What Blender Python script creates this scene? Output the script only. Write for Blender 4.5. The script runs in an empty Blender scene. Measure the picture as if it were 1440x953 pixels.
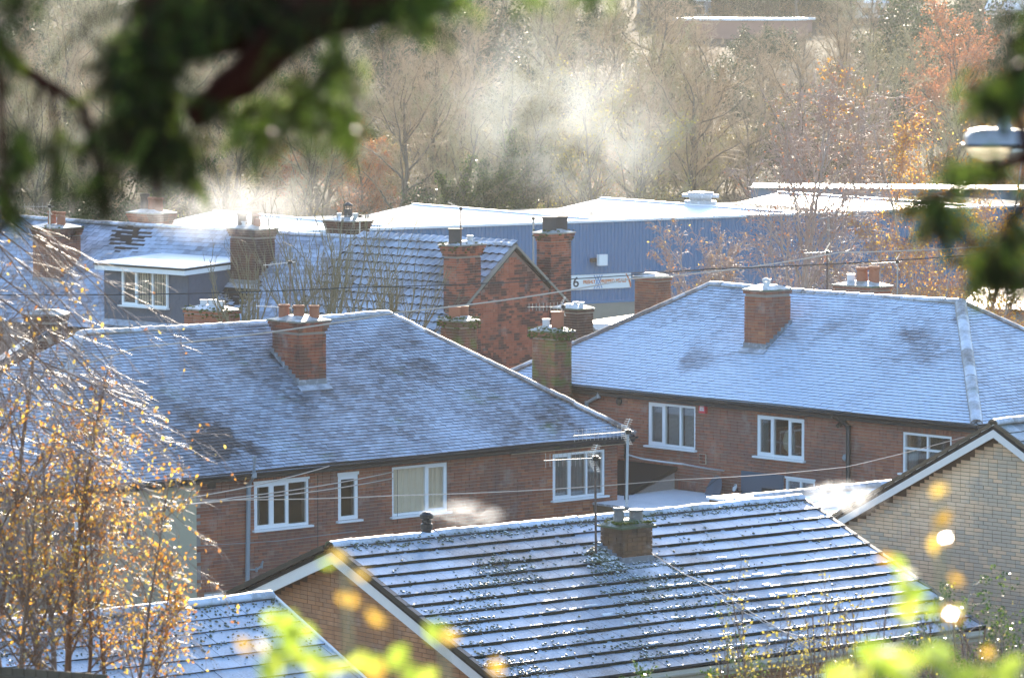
import bpy, math, random
import numpy as np
from mathutils import Vector, Matrix
R_ = math.radians
SC = bpy.context.scene
COL = SC.collection
# ------------------------------------------------------------------ camera
FPX = 6000.0; CAMH = 17.0; PIT = math.atan(496.5 / 6000.0)      # photo is 1440 px wide
cam = bpy.data.cameras.new("camera"); camo = bpy.data.objects.new("camera", cam); COL.objects.link(camo)
cam.sensor_width = 36; cam.lens = 150; cam.clip_start = 0.2; cam.clip_end = 3000
cam.dof.use_dof = True; cam.dof.focus_distance = 78; cam.dof.aperture_fstop = 6.3; cam.dof.aperture_blades = 9
camo.location = (0, 0, CAMH); camo.rotation_euler = (math.pi / 2 - PIT, 0, 0)
SC.camera = camo
# ------------------------------------------------------------------ light
SUN_AZ, SUN_EL = R_(5), R_(16.1)
w = bpy.data.worlds.new("World"); SC.world = w; w.use_nodes = True
nt = w.node_tree; sky = nt.nodes.new("ShaderNodeTexSky"); sky.sky_type = 'NISHITA'; sky.sun_disc = False
sky.sun_elevation = SUN_EL; sky.sun_rotation = SUN_AZ; sky.air_density = 1.0; sky.dust_density = .6; sky.ozone_density = 2.2
nt.links.new(sky.outputs[0], nt.nodes["Background"].inputs[0]); nt.nodes["Background"].inputs[1].default_value = 0.15
sl = bpy.data.lights.new("sun", 'SUN'); so = bpy.data.objects.new("sun", sl); COL.objects.link(so)
sl.energy = 4.2; sl.angle = R_(0.5); sl.color = (1.0, 0.86, 0.68)
sd = Vector((math.sin(SUN_AZ) * math.cos(SUN_EL), math.cos(SUN_AZ) * math.cos(SUN_EL), math.sin(SUN_EL)))
so.rotation_euler = sd.to_track_quat('Z', 'Y').to_euler(); so.location = (0, 60, 60)
SC.view_settings.view_transform = 'Standard'; SC.view_settings.look = 'None'; SC.view_settings.gamma = 1
SC.view_settings.exposure = 1.85
SC.cycles.volume_bounces = 1; SC.cycles.max_bounces = 7; SC.cycles.diffuse_bounces = 3; SC.cycles.transparent_max_bounces = 12
SC.cycles.sample_clamp_indirect = 4; SC.cycles.use_denoising = True

# ------------------------------------------------------------------ photo ray helpers (only to read off real positions)
def ray(u, v):
    a = (u - 720) / FPX; b = (476.5 - v) / FPX
    return Vector((a, math.cos(PIT) + b * math.sin(PIT), -math.sin(PIT) + b * math.cos(PIT)))
CO = Vector((0, 0, CAMH))
def P(u, v, Y): r = ray(u, v); return CO + r * (Y / r.y)
def hit(u, v, p0, n): r = ray(u, v); return CO + r * ((p0 - CO).dot(n) / r.dot(n))
def proj(p):
    f = p.y * math.cos(PIT) - (p.z - CAMH) * math.sin(PIT); up = p.y * math.sin(PIT) + (p.z - CAMH) * math.cos(PIT)
    return 720 + FPX * p.x / f, 476.5 - FPX * up / f
def EN(deg): t = R_(deg); return Vector((math.cos(t), math.sin(t), 0)), Vector((-math.sin(t), math.cos(t), 0))
Z = Vector((0, 0, 1))

# ------------------------------------------------------------------ materials
class M:
    def __init__(s, name):
        s.m = bpy.data.materials.new(name); s.m.use_nodes = True; s.t = s.m.node_tree; s.t.nodes.clear()
        s.out = s.t.nodes.new("ShaderNodeOutputMaterial")
    def n(s, ty, ins=None, **kw):
        x = s.t.nodes.new("ShaderNode" + ty)
        for k, v in kw.items(): setattr(x, k, v)
        for k, v in (ins or {}).items():
            i = x.inputs[k]
            if isinstance(v, bpy.types.NodeSocket): s.t.links.new(v, i)
            elif isinstance(v, (int, float)) or i.type != 'RGBA': i.default_value = v
            else: i.default_value = tuple(v) + (1,) if len(v) == 3 else v
        return x
    def pos(s): return s.n("NewGeometry").outputs["Position"]
    def noise(s, scale, detail=3, vec=None, rough=.55, off=0):
        v = vec or s.pos()
        if off: v = s.n("VectorMath", {0: v, 1: (off, off * .7, off * 1.3)}, operation='ADD').outputs[0]
        return s.n("TexNoise", {"Vector": v, "Scale": scale, "Detail": detail, "Roughness": rough}).outputs["Fac"]
    def math(s, op, a, b=0.0, c=0.0): return s.n("Math", {0: a, 1: b, 2: c}, operation=op).outputs[0]
    def ss(s, x, a, b): return s.n("MapRange", {"Value": x, "From Min": a, "From Max": b}, interpolation_type='SMOOTHSTEP').outputs[0]
    def mix(s, f, a, b): return s.n("MixRGB", {0: f, 1: a, 2: b}).outputs[0]
    def rnd(s):
        a = s.n("Attribute", attribute_name="rnd").outputs["Fac"]; o = s.n("ObjectInfo").outputs["Random"]
        return s.math('FRACT', s.math('ADD', a, o))
    def ramp(s, f, stops, interp='LINEAR'):
        r = s.n("ValToRGB", {0: f}); cr = r.color_ramp; cr.interpolation = interp
        while len(cr.elements) < len(stops): cr.elements.new(.5)
        for e, (p, c) in zip(cr.elements, stops): e.position = p; e.color = tuple(c) + (1,)
        return r.outputs[0]
    def bump(s, h, st=.3, d=.01): return s.n("Bump", {"Height": h, "Strength": st, "Distance": d}).outputs[0]
    def bsdf(s, col, rough=.7, spec=.3, nor=None, metal=0, **k):
        ins = {"Base Color": col, "Roughness": rough, "Specular IOR Level": spec, "Metallic": metal}
        if nor: ins["Normal"] = nor
        ins.update(k)
        b = s.n("BsdfPrincipled", ins); s.t.links.new(b.outputs[0], s.out.inputs[0]); return s.m
    def surf(s, sh): s.t.links.new(sh, s.out.inputs[0]); return s.m

def simple(name, col, rough=.6, spec=.3, metal=0, nz=25, amt=.25):
    m = M(name); f = m.noise(nz, 4)
    c = m.mix(m.math('MULTIPLY', f, amt * 2), col, tuple(x * .45 for x in col))
    return m.bsdf(c, rough, spec, m.bump(m.noise(nz * 4, 3), .2, .004), metal)

def brick_mat(name, stops, dark=(.06, .045, .045), darkamt=.5, moss=None, patch=1.2, grain=.5):
    m = M(name); r = m.rnd()
    stops = [(p_, (min(c_[0] * 1.02, .9), c_[1] * .96, c_[2] * .90)) for p_, c_ in stops]
    c = m.ramp(r, stops, 'LINEAR')
    pn = m.noise(patch, 3, off=3)
    k = m.math('MULTIPLY', m.ss(m.math('ADD', pn, m.math('MULTIPLY', r, .25)), .55, .72), darkamt)
    c = m.mix(k, c, dark)
    c = m.mix(m.math('MULTIPLY', m.noise(45, 4), grain), c, tuple(x * .5 for x in dark))
    c = m.mix(m.math('MULTIPLY', m.ss(m.noise(2.3, 5, off=9), .56, .75), .3), c, (.42, .38, .36))
    sv = m.n("VectorMath", {0: m.pos(), 1: (2.6, 2.6, .22)}, operation='MULTIPLY').outputs[0]      # rain streaks down the wall
    c = m.mix(m.math('MULTIPLY', m.ss(m.noise(1.0, 4, sv), .54, .74), .45), c, dark)
    if moss:
        c = m.mix(m.math('MULTIPLY', m.ss(m.noise(2.2, 4, off=moss), .44, .62), .75), c, (.10, .13, .03))
    return m.bsdf(c, .88, .2, m.bump(m.noise(90, 3), .5, .004))
def frost_mat(name, base, frost=(.66, .70, .78), amt=.5, scale=.5, tile=.28, moss=0, rough=.5, spots=(), fine=30, spec=.5):
    """slate / concrete with hoar frost: bare patches, per tile differences and a fine crystal grain"""
    m = M(name); r = m.rnd()
    big = m.noise(scale, 4, off=5); mid = m.noise(scale * 5, 4, off=11)
    f = m.math('ADD', m.math('MULTIPLY', big, .9), m.math('MULTIPLY', mid, .5))
    f = m.math('ADD', f, m.math('MULTIPLY', m.math('SUBTRACT', r, .5), tile))
    f = m.math('ADD', f, m.math('MULTIPLY', m.noise(fine, 4), .35))
    f = m.ss(f, .87 + (.5 - amt) * .9 - .32, .87 + (.5 - amt) * .9 + .32)
    for (sp_, sr, sa) in spots:                              # melted or thickly frosted places
        dd = m.n("VectorMath", {0: m.pos(), 1: tuple(sp_)}, operation='DISTANCE').outputs['Value']
        dd = m.math('ADD', dd, m.math('MULTIPLY', m.math('SUBTRACT', mid, .5), sr * 2.2))
        f = m.n("Math", {0: f, 1: m.math('MULTIPLY', m.ss(dd, sr, sr * .35), sa)}, operation='ADD', use_clamp=True).outputs[0]
    nz_ = m.n("SeparateXYZ", {0: m.n("NewGeometry").outputs["Normal"]}).outputs[2]
    f = m.math('MULTIPLY', f, m.ss(nz_, .25, .6))          # frost settles on what faces the sky, not on the tile edges
    b = m.mix(m.math('MULTIPLY', r, .6), base, tuple(x * .5 for x in base))
    b = m.mix(m.ss(m.noise(7, 4, off=2), .52, .7), b, tuple(x * 1.6 for x in base))
    if moss: b = m.mix(m.ss(m.noise(1.1, 6, off=21), .62 - moss, .74 - moss), b, (.055, .085, .035))
    c = m.mix(f, b, frost)
    g = m.n("Bump", {"Height": m.noise(fine * 4, 3), "Strength": .5, "Distance": .006}).outputs[0]
    return m.bsdf(c, rough, spec, g)

MT = {}
PA, NA = Vector((2.9, 100, 6.44)), Vector((.371, -.428, .824)); PB, NB = Vector((10.4, 95, 7.21)), Vector((-.392, -.368, .843)); PD, ND = Vector((.09, 126, 9.33)), Vector((-.4253, -.4485, .786))
hA = lambda u, v: hit(u, v, PA, NA)
hB = lambda u, v: hit(u, v, PB, NB)
MT['brickA'] = brick_mat("brown_brick", [(0, (.26, .10, .065)), (.3, (.44, .175, .10)), (.6, (.36, .14, .09)), (.85, (.54, .22, .11)), (1, (.62, .28, .14))], dark=(.13, .08, .075), darkamt=.65, patch=.8)
MT['brickB'] = brick_mat("red_brown_brick", [(0, (.30, .12, .08)), (.4, (.42, .17, .11)), (.8, (.47, .20, .125)), (1, (.55, .25, .14))], dark=(.16, .095, .085), darkamt=.7, patch=.7)
MT['brickC'] = brick_mat("buff_brick", [(0, (.74, .54, .37)), (.5, (.84, .63, .43)), (1, (.88, .68, .49))], dark=(.42, .37, .30), darkamt=.7, patch=.5, grain=.12)
MT['brickD'] = brick_mat("salmon_brick", [(0, (.38, .12, .075)), (.45, (.50, .17, .105)), (.8, (.46, .15, .09)), (.93, (.55, .21, .13)), (1, (.2, .08, .06))], dark=(.10, .05, .045), darkamt=.95, patch=.9)
MT['brickHc'] = brick_mat("dark_brown_chimney_brick", [(0, (.13, .075, .045)), (.5, (.22, .12, .065)), (1, (.30, .16, .085))], dark=(.07, .05, .04), darkamt=.6)
MT['brickH'] = brick_mat("orange_brown_brick", [(0, (.42, .20, .10)), (.5, (.54, .27, .14)), (1, (.62, .33, .18))], dark=(.22, .12, .08), darkamt=.5, grain=.25)
MT['brickR'] = brick_mat("red_chimney_brick", [(0, (.26, .08, .05)), (.5, (.38, .12, .07)), (1, (.50, .18, .09))], dark=(.09, .05, .045), darkamt=.8, patch=1.6)
MT['brickK'] = brick_mat("dark_chimney_brick", [(0, (.10, .055, .045)), (.5, (.18, .085, .06)), (1, (.26, .12, .08))], dark=(.05, .04, .04), darkamt=.7)
MT['brickM'] = brick_mat("mossy_brick", [(0, (.17, .08, .055)), (.5, (.27, .11, .07)), (1, (.36, .16, .09))], dark=(.08, .055, .045), darkamt=.7, moss=31)
MT['mortar'] = simple("lime_mortar", (.33, .29, .26), .95, .1)
MT['mortarC'] = simple("brown_mortar", (.17, .11, .08), .95, .1)
MT['mortarD'] = simple("red_grey_mortar", (.26, .17, .14), .95, .1)
MT['tileA'] = frost_mat("frosted_slate_grey_tile", (.034, .037, .045), (.42, .49, .60), amt=.56, scale=.22, tile=.20, moss=.03, spots=[(hA(318, 622), .75, -.75), (hA(345, 632), .6, -.75), (hA(290, 630), .6, -.6), (hA(560, 480), .8, -.35), (hA(590, 520), .8, -.25), (hA(400, 500), .7, -.35), (hA(780, 590), 1.0, -.3), (hA(700, 590), .9, -.25), (hA(640, 612), 1.0, .2), (hA(400, 640), .9, .25), (hA(860, 605), .8, .25)])
MT['tileB'] = frost_mat("heavily_frosted_grey_tile", (.075, .08, .10), (.56, .65, .79), amt=.72, scale=.25, tile=.20, spots=[(hB(985, 505), .8, -.5), (hB(1300, 480), .9, -.3), (hB(1350, 450), .5, -.4), (hB(1120, 545), 1.6, .3), (hB(1290, 560), 1.5, .35), (hB(880, 510), 1.2, .25), (hB(1200, 450), 1.2, -.2), (hB(1090, 510), .9, .3)])
MT['tileD'] = frost_mat("frosted_old_slate", (.045, .05, .065), (.34, .42, .55), amt=.60, scale=.3, tile=.3)
MT['tileDp'] = frost_mat("dark_pantile_with_frost", (.030, .036, .040), (.42, .48, .58), amt=.56, scale=.35, tile=.06, moss=.03)
MT['tileH'] = frost_mat("frosted_concrete_tile", (.030, .034, .040), (.46, .55, .67), amt=.56, scale=.28, tile=.06, moss=.04, rough=.42)
MT['tileC'] = frost_mat("green_dark_tile", (.035, .05, .045), (.5, .56, .62), amt=.36, scale=.7, tile=.3, moss=.12)
MT['ridge'] = frost_mat("frosted_ridge_tile", (.17, .155, .14), (.62, .66, .74), amt=.52, scale=1.3, tile=.2, moss=.03)
MT['hip'] = frost_mat("brown_hip_tile", (.15, .11, .09), (.62, .6, .62), amt=.40, scale=1.3, tile=.3)
MT['ridgeH'] = frost_mat("mossy_frosted_ridge", (.14, .15, .15), (.60, .65, .74), amt=.62, scale=1.5, tile=.2, moss=.12)
MT['deck'] = simple("roof_underlay", (.02, .02, .022), .9, .1)
MT['dark'] = simple("dark_gutter", (.018, .02, .022), .5, .4)
MT['black'] = simple("black_plastic", (.012, .013, .015), .4, .5)
MT['white'] = simple("white_paint", (.80, .80, .80), .45, .4, amt=.06)
MT['upvc'] = simple("white_upvc", (.82, .83, .84), .3, .45, amt=.04)
MT['barge'] = simple("worn_white_bargeboard", (.78, .74, .70), .6, .3, amt=.16, nz=6)
MT['cream'] = simple("cream_render", (.46, .43, .31), .9, .15, amt=.12, nz=2)
MT['grey'] = simple("grey_plastic_pipe", (.27, .31, .34), .5, .4, amt=.1)
MT['lead'] = frost_mat("lead_flashing", (.20, .22, .25), (.6, .65, .75), amt=.45, scale=1.5, tile=0, rough=.45)
MT['steel'] = simple("galvanised_steel", (.42, .43, .45), .35, .5, metal=.7)
MT['alu'] = simple("aluminium_aerial", (.62, .60, .57), .3, .5, metal=.6)
MT['rust'] = simple("rusty_mast", (.17, .12, .10), .8, .2, amt=.6, nz=12)
MT['potg'] = frost_mat("grey_concrete_pot", (.16, .15, .14), (.6, .62, .68), amt=.35, scale=2, tile=0)
MT['capdark'] = frost_mat("dark_mossy_cap", (.06, .065, .04), (.6, .62, .66), amt=.25, scale=3, tile=0, moss=.25)
MT['terra'] = simple("terracotta_pot", (.36, .14, .08), .8, .2, amt=.3)
MT['tan'] = simple("buff_pot", (.45, .30, .18), .8, .2, amt=.3)
MT['potd'] = simple("dark_pot", (.10, .09, .085), .8, .2, amt=.3)
MT['potw'] = simple("white_gas_cowl", (.62, .62, .63), .6, .3, amt=.15)
MT['moss'] = simple("green_moss", (.10, .14, .025), .95, .1, amt=.8, nz=18)
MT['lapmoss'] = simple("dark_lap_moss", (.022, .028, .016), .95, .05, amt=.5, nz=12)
MT['frostmoss'] = frost_mat("frosted_moss", (.05, .07, .03), (.70, .73, .76), amt=.44, scale=3, tile=1.0, fine=60, rough=.35)
MT['cap'] = frost_mat("mortar_flaunching", (.24, .23, .20), (.7, .72, .76), amt=.45, scale=2, tile=0, moss=.1)
MT['flat'] = simple("white_frost_sheet", (.80, .82, .86), .38, .5, amt=.05, nz=3)
MT['frostroof'] = frost_mat("frosted_metal_roof", (.35, .37, .40), (.82, .84, .88), amt=.85, scale=.25, tile=0, rough=.4)
MT['clad'] = simple("grey_blue_hung_tile", (.10, .12, .16), .7, .3, amt=.3, nz=5)
MT['blue'] = None
MT['wood'] = simple("weathered_timber", (.16, .12, .08), .85, .2, amt=.5, nz=8)
MT['glass'] = None
m = M("window_glass")
fr = m.n("Fresnel", {"IOR": 1.5}).outputs[0]
mx = m.n("MixShader", {0: m.math('ADD', m.math('MULTIPLY', fr, .4), .012), 1: m.n("BsdfTransparent", {"Color": (.93, .94, .93)}).outputs[0],
         2: m.n("BsdfGlossy", {"Roughness": .03}).outputs[0]})
MT['glass'] = m.surf(mx.outputs[0])
m = M("blue_profiled_cladding")
MT['blue'] = m.bsdf(m.mix(m.math('MULTIPLY', m.noise(.35, 5), .5), (.035, .15, .31), (.08, .19, .32)), .4, .4)
def curtain_mat(name, c1, c2, tr=.3):
    m = M(name); c = m.mix(m.noise(4, 3), c1, c2)
    x = m.n("MixShader", {0: tr, 1: m.n("BsdfDiffuse", {"Color": c}).outputs[0], 2: m.n("BsdfTranslucent", {"Color": c}).outputs[0]})
    return m.surf(x.outputs[0])
MT['net'] = curtain_mat("net_curtain", (.50, .54, .54), (.30, .34, .35))
MT['linen'] = curtain_mat("cream_curtain", (.92, .80, .64), (.84, .70, .54), tr=.04)
MT['blind'] = curtain_mat("white_blind", (.78, .80, .80), (.7, .72, .74), tr=.1)
MT['room'] = simple("dim_room", (.05, .045, .045), .9, .1)
MT['shade'] = simple("pale_green_shade", (.45, .48, .36), .8, .2)
MT['red'] = simple("red_alarm_box", (.62, .04, .06), .4, .4, amt=.05)
MT['soffit'] = simple("cream_soffit", (.55, .48, .38), .7, .2, amt=.2)
MT['cable'] = simple("pale_cable", (.50, .42, .36), .6, .3)
MT['cabled'] = simple("dark_cable", (.05, .05, .05), .6, .3)
MT['concrete'] = simple("weathered_concrete", (.30, .28, .24), .9, .2, amt=.3, nz=3)
MT['board'] = simple("grey_board", (.09, .12, .16), .6, .3, amt=.15, nz=2)

# ------------------------------------------------------------------ mesh helpers
ORG = {}
def org(o): return ORG.get(o.name, Vector((0, 0, 0))) if o else Vector((0, 0, 0))
def tag(o, label=None, cat=None, group=None, kind=None):
    if label: o['label'] = label
    if cat: o['category'] = cat
    if group: o['group'] = group
    if kind: o['kind'] = kind
    return o
def thing(name, loc, label, cat, group=None):
    o = bpy.data.objects.new(name, None); COL.objects.link(o); o.location = loc; o.empty_display_size = .3
    ORG[o.name] = Vector(loc); return tag(o, label, cat, group)
def mkmesh(name, V, F, mats=None, rnd=None, fmat=None, smooth=False):
    """V (n,3) array, F list of (k,c) int arrays, all faces of one array have the same corner count"""
    V = np.asarray(V, np.float32); me = bpy.data.meshes.new(name)
    me.vertices.add(len(V)); me.vertices.foreach_set("co", V.ravel())
    tot = sum(len(f) for f in F); lp = np.concatenate([f.ravel() for f in F]).astype(np.int32)
    cnt = np.concatenate([np.full(len(f), f.shape[1], np.int32) for f in F])
    me.loops.add(len(lp)); me.loops.foreach_set("vertex_index", lp)
    me.polygons.add(tot); st = np.zeros(tot, np.int32); st[1:] = np.cumsum(cnt)[:-1]
    me.polygons.foreach_set("loop_start", st); me.polygons.foreach_set("loop_total", cnt)
    for mm in (mats or []): me.materials.append(mm)
    if fmat is not None: me.polygons.foreach_set("material_index", np.asarray(fmat, np.int32))
    me.polygons.foreach_set("use_smooth", np.full(tot, bool(smooth)))
    if rnd is not None:
        a = me.attributes.new("rnd", 'FLOAT', 'POINT'); a.data.foreach_set("value", np.asarray(rnd, np.float32))
    me.update(calc_edges=True); me.validate(); return me
def link(name, me, parent=None):
    o = bpy.data.objects.new(name, me); COL.objects.link(o)
    if parent: o.parent = parent
    ORG[o.name] = org(parent); return o
class MB:
    def __init__(s): s.v = []; s.f = []; s.r = []
    def add(s, vs, fs, r=0.0):
        b = len(s.v); s.v += [tuple(x) for x in vs]; s.f += [tuple(b + i for i in f) for f in fs]; s.r += [r] * len(vs); return s
    def box(s, c, a, b, d, r=0.0):
        c, a, b, d = Vector(c), Vector(a), Vector(b), Vector(d)
        if a.cross(b).dot(d) < 0: a = -a
        vs = [c + a * i + b * j + d * k for k in (-1, 1) for j in (-1, 1) for i in (-1, 1)]
        return s.add(vs, [(0, 2, 3, 1), (4, 5, 7, 6), (0, 1, 5, 4), (2, 6, 7, 3), (0, 4, 6, 2), (1, 3, 7, 5)], r)
    def bar(s, p, q, w, h, up=Z):
        p, q = Vector(p), Vector(q); d = (q - p); L = d.length; d /= max(L, 1e-6)
        sd_ = d.cross(Vector(up)); sd_ = sd_.normalized() if sd_.length > 1e-5 else Vector((1, 0, 0)); u = sd_.cross(d)
        return s.box((p + q) / 2, d * L / 2, sd_ * w / 2, u * h / 2)
    def tube(s, pts, r, n=8, r2=None):
        pts = [Vector(p) for p in pts]; N = len(pts); vs = []; fs = []
        for i, p in enumerate(pts):
            d = (pts[min(i + 1, N - 1)] - pts[max(i - 1, 0)]).normalized()
            a = d.cross(Z if abs(d.z) < .95 else Vector((1, 0, 0))).normalized(); b = d.cross(a)
            rr = r if r2 is None else r + (r2 - r) * i / max(N - 1, 1)
            if isinstance(r, (list, tuple)): rr = r[i]
            vs += [p + (a * math.cos(2 * math.pi * k / n) + b * math.sin(2 * math.pi * k / n)) * rr for k in range(n)]
        for i in range(N - 1):
            fs += [(i * n + k, i * n + (k + 1) % n, (i + 1) * n + (k + 1) % n, (i + 1) * n + k) for k in range(n)]
        fs += [tuple(range(n - 1, -1, -1)), tuple((N - 1) * n + k for k in range(n))]
        return s.add(vs, fs)
    def lathe(s, c, prof, n=14, ax=Z):
        c = Vector(c); ax = Vector(ax).normalized(); a = ax.cross(Vector((0.1, 1, 0.03))).normalized(); b = ax.cross(a)
        vs = [c + ax * z + (a * math.cos(2 * math.pi * k / n) + b * math.sin(2 * math.pi * k / n)) * r for r, z in prof for k in range(n)]
        fs = [(i * n + k, i * n + (k + 1) % n, (i + 1) * n + (k + 1) % n, (i + 1) * n + k) for i in range(len(prof) - 1) for k in range(n)]
        fs += [tuple(range(n - 1, -1, -1)), tuple((len(prof) - 1) * n + k for k in range(n))]
        return s.add(vs, fs)
    def prism(s, poly, d, r=0.0):
        d = Vector(d); p = [Vector(x) for x in poly]; n = len(p)
        nn = Vector((0, 0, 0))
        for i in range(n): nn += p[i].cross(p[(i + 1) % n])
        if nn.dot(d) > 0: p = p[::-1]
        vs = p + [x + d for x in p]
        fs = [tuple(range(n)), tuple(range(2 * n - 1, n - 1, -1))] + [(i, i + n, (i + 1) % n + n, (i + 1) % n) for i in range(n)]
        return s.add(vs, fs, r)
    def build(s, name, mat, parent=None, smooth=False):
        o_ = org(parent); V = np.array(s.v, np.float32).reshape(-1, 3) - np.array(o_[:], np.float32)
        by = {}
        for f in s.f: by.setdefault(len(f), []).append(f)
        me = mkmesh(name, V, [np.array(f) for f in by.values()], [mat] if mat else [], s.r, smooth=False)
        if smooth:
            me.polygons.foreach_set("use_smooth", np.ones(len(me.polygons), bool))
            try: me.set_sharp_from_angle(angle=R_(40))
            except Exception: pass
        return link(name, me, parent)
def unit_box(name, mat, bev=0.0):
    b = MB().box((0, 0, 0), (1, 0, 0), (0, 1, 0), (0, 0, 1)); V = np.array(b.v); me = mkmesh(name, V, [np.array(b.f)], [mat]); return me
_UB = {}; _BF = MB().box((0, 0, 0), (1, 0, 0), (0, 1, 0), (0, 0, 1)).f
def pieces(name, plural, parent, mat, arr, n_ind=300, vis=None, rs=1):
    """arr: (centre, a, b, c) half axes of each brick or tile. The largest in view become objects, the rest one mesh."""
    rng = random.Random(rs); o_ = org(parent)
    def score(t):
        u, v = proj(t[0]); x0, x1, y0, y1 = vis or (0, 1440, 0, 953)
        return (0 if (x0 <= u <= x1 and y0 <= v <= y1) else 1, t[0].y)
    arr = sorted(arr, key=score)
    k = sum(1 for t in arr if score(t)[0] == 0); n_ind = min(n_ind, k)
    for c, a, b, d in arr[:n_ind]:
        if a.cross(b).dot(d) < 0: a = -a
        la, lb, ld = a.length, b.length, d.length; key = (name, mat.name, round(la * 400), round(lb * 1000), round(ld * 1000))
        if key not in _UB: _UB[key] = mkmesh(name, np.array(MB().box((0, 0, 0), (la, 0, 0), (0, lb, 0), (0, 0, ld)).v), [np.array(_BF)], [mat])
        o = bpy.data.objects.new(name, _UB[key]); COL.objects.link(o); o.parent = parent
        d = d / ld; b = (b - d * b.dot(d)).normalized(); a = b.cross(d)
        p = c - o_
        o.matrix_local = Matrix(((a.x, b.x, d.x, p.x), (a.y, b.y, d.y, p.y), (a.z, b.z, d.z, p.z), (0, 0, 0, 1)))
    mb = MB()
    for c, a, b, d in arr[n_ind:]: mb.box(c, a, b, d, rng.random())
    if mb.v:
        o = mb.build(plural, mat, parent); o['kind'] = 'stuff'
def wall_bricks(O, e, L, H, nrm, openings=(), soldiers=(), topfn=None, rs=3, bl=.215, bh=.065, j=.01, thick=.012, hdr=.12):
    """O: bottom left corner of the wall face; nrm: outward. Returns brick boxes standing proud of the mortar"""
    rng = random.Random(rs); out = []; z = 0.0; row = 0
    while z + bh <= H + .001:
        s = -(bl + j) / 2 if row % 2 else 0.0
        while s < L - .02:
            l = bl if rng.random() > hdr else (bl - j) / 2
            s0, s1 = max(s, 0), min(s + l, L); zc = z + bh / 2; sc = (s0 + s1) / 2
            for (a0, a1, c0, c1) in list(openings) + list(soldiers):      # cut at openings
                if c0 - .02 < zc < c1 + .005:
                    if a0 <= s0 < a1: s0 = a1 + .004
                    if a0 < s1 <= a1: s1 = a0 - .004
                    if s0 < a0 and s1 > a1: s1 = a0 - .004
            if s1 - s0 > .03 and (topfn is None or zc + bh * .5 < min(topfn(s0), topfn(s1))):
                pr = thick + rng.uniform(-.003, .003)
                out.append((O + e * ((s0 + s1) / 2) + Z * zc + nrm * (pr - .01), e * ((s1 - s0) / 2), Z * (bh / 2), nrm * .010))
            s += l + j
        z += bh + j; row += 1
    for (a0, a1, c0, c1) in soldiers:
        n = max(1, int(round((a1 - a0) / (bh + j)))); w_ = (a1 - a0) / n
        for i in range(n):
            out.append((O + e * (a0 + w_ * (i + .5)) + Z * ((c0 + c1) / 2) + nrm * (thick - .008 + rng.uniform(-.002, .002)), e * (w_ - j) / 2, Z * ((c1 - c0) / 2 - .004), nrm * .010))
    return out
def wall_slab(mb, O, e, L, H, nrm, openings=(), T=.25):
    ss = sorted({0.0, L} | {x for o in openings for x in o[:2] if 0 < x < L}); zs = sorted({0.0, H} | {x for o in openings for x in o[2:] if 0 < x < H})
    for i in range(len(ss) - 1):
        for k in range(len(zs) - 1):
            sc, zc = (ss[i] + ss[i + 1]) / 2, (zs[k] + zs[k + 1]) / 2
            if any(o[0] < sc < o[1] and o[2] < zc < o[3] for o in openings): continue
            mb.box(O + e * sc + Z * zc - nrm * T / 2, e * (ss[i + 1] - ss[i]) / 2, Z * (zs[k + 1] - zs[k]) / 2, nrm * T / 2)
def roof_tiles(O, e, up, nr, rng_fn, T, gauge, tw, th, rs=5, wav=.012, jit=.004, lap=.02, start=.0, brk=.0, tj=.01):
    """tiles laid in rows from the eave; rng_fn(t) gives the extent along e at slope distance t"""
    rng = random.Random(rs); out = []; k = 0; t = start
    ph = [rng.uniform(0, 6) for _ in range(4)]
    while t < T - .02:
        a, b = rng_fn(min(t + gauge / 2, T)); off = (k % 2) * tw / 2
        i0 = int(math.floor((a - off) / tw)); s = off + i0 * tw
        ln = min(gauge + lap, T - t + .01)
        while s < b:
            s0, s1 = max(s, a), min(s + tw, b)
            if s1 - s0 > tw * .12:
                sc = (s0 + s1) / 2
                wv = wav * (math.sin(sc * .9 + ph[0]) + math.sin(t * 1.3 + sc * .4 + ph[1])) + rng.uniform(-jit, jit)
                tl = th / ln * .95 + rng.uniform(-tj, tj)
                d_ = (up + nr * -tl * 1.0).normalized(); n2 = e.cross(d_).normalized()
                if n2.dot(nr) < 0: n2 = -n2
                rot = rng.gauss(0, .004 + brk) + (rng.gauss(0, .05) if rng.random() < .012 else 0)
                ee = (e + d_ * rot).normalized()
                c = O + e * sc + up * (t + ln / 2 + rng.uniform(-jit, jit)) + nr * (wv + th * .9)
                out.append((c, ee * ((s1 - s0) / 2 - .002), d_ * (ln / 2), n2 * (th / 2)))
            s += tw
        t += gauge; k += 1
    return out
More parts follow.
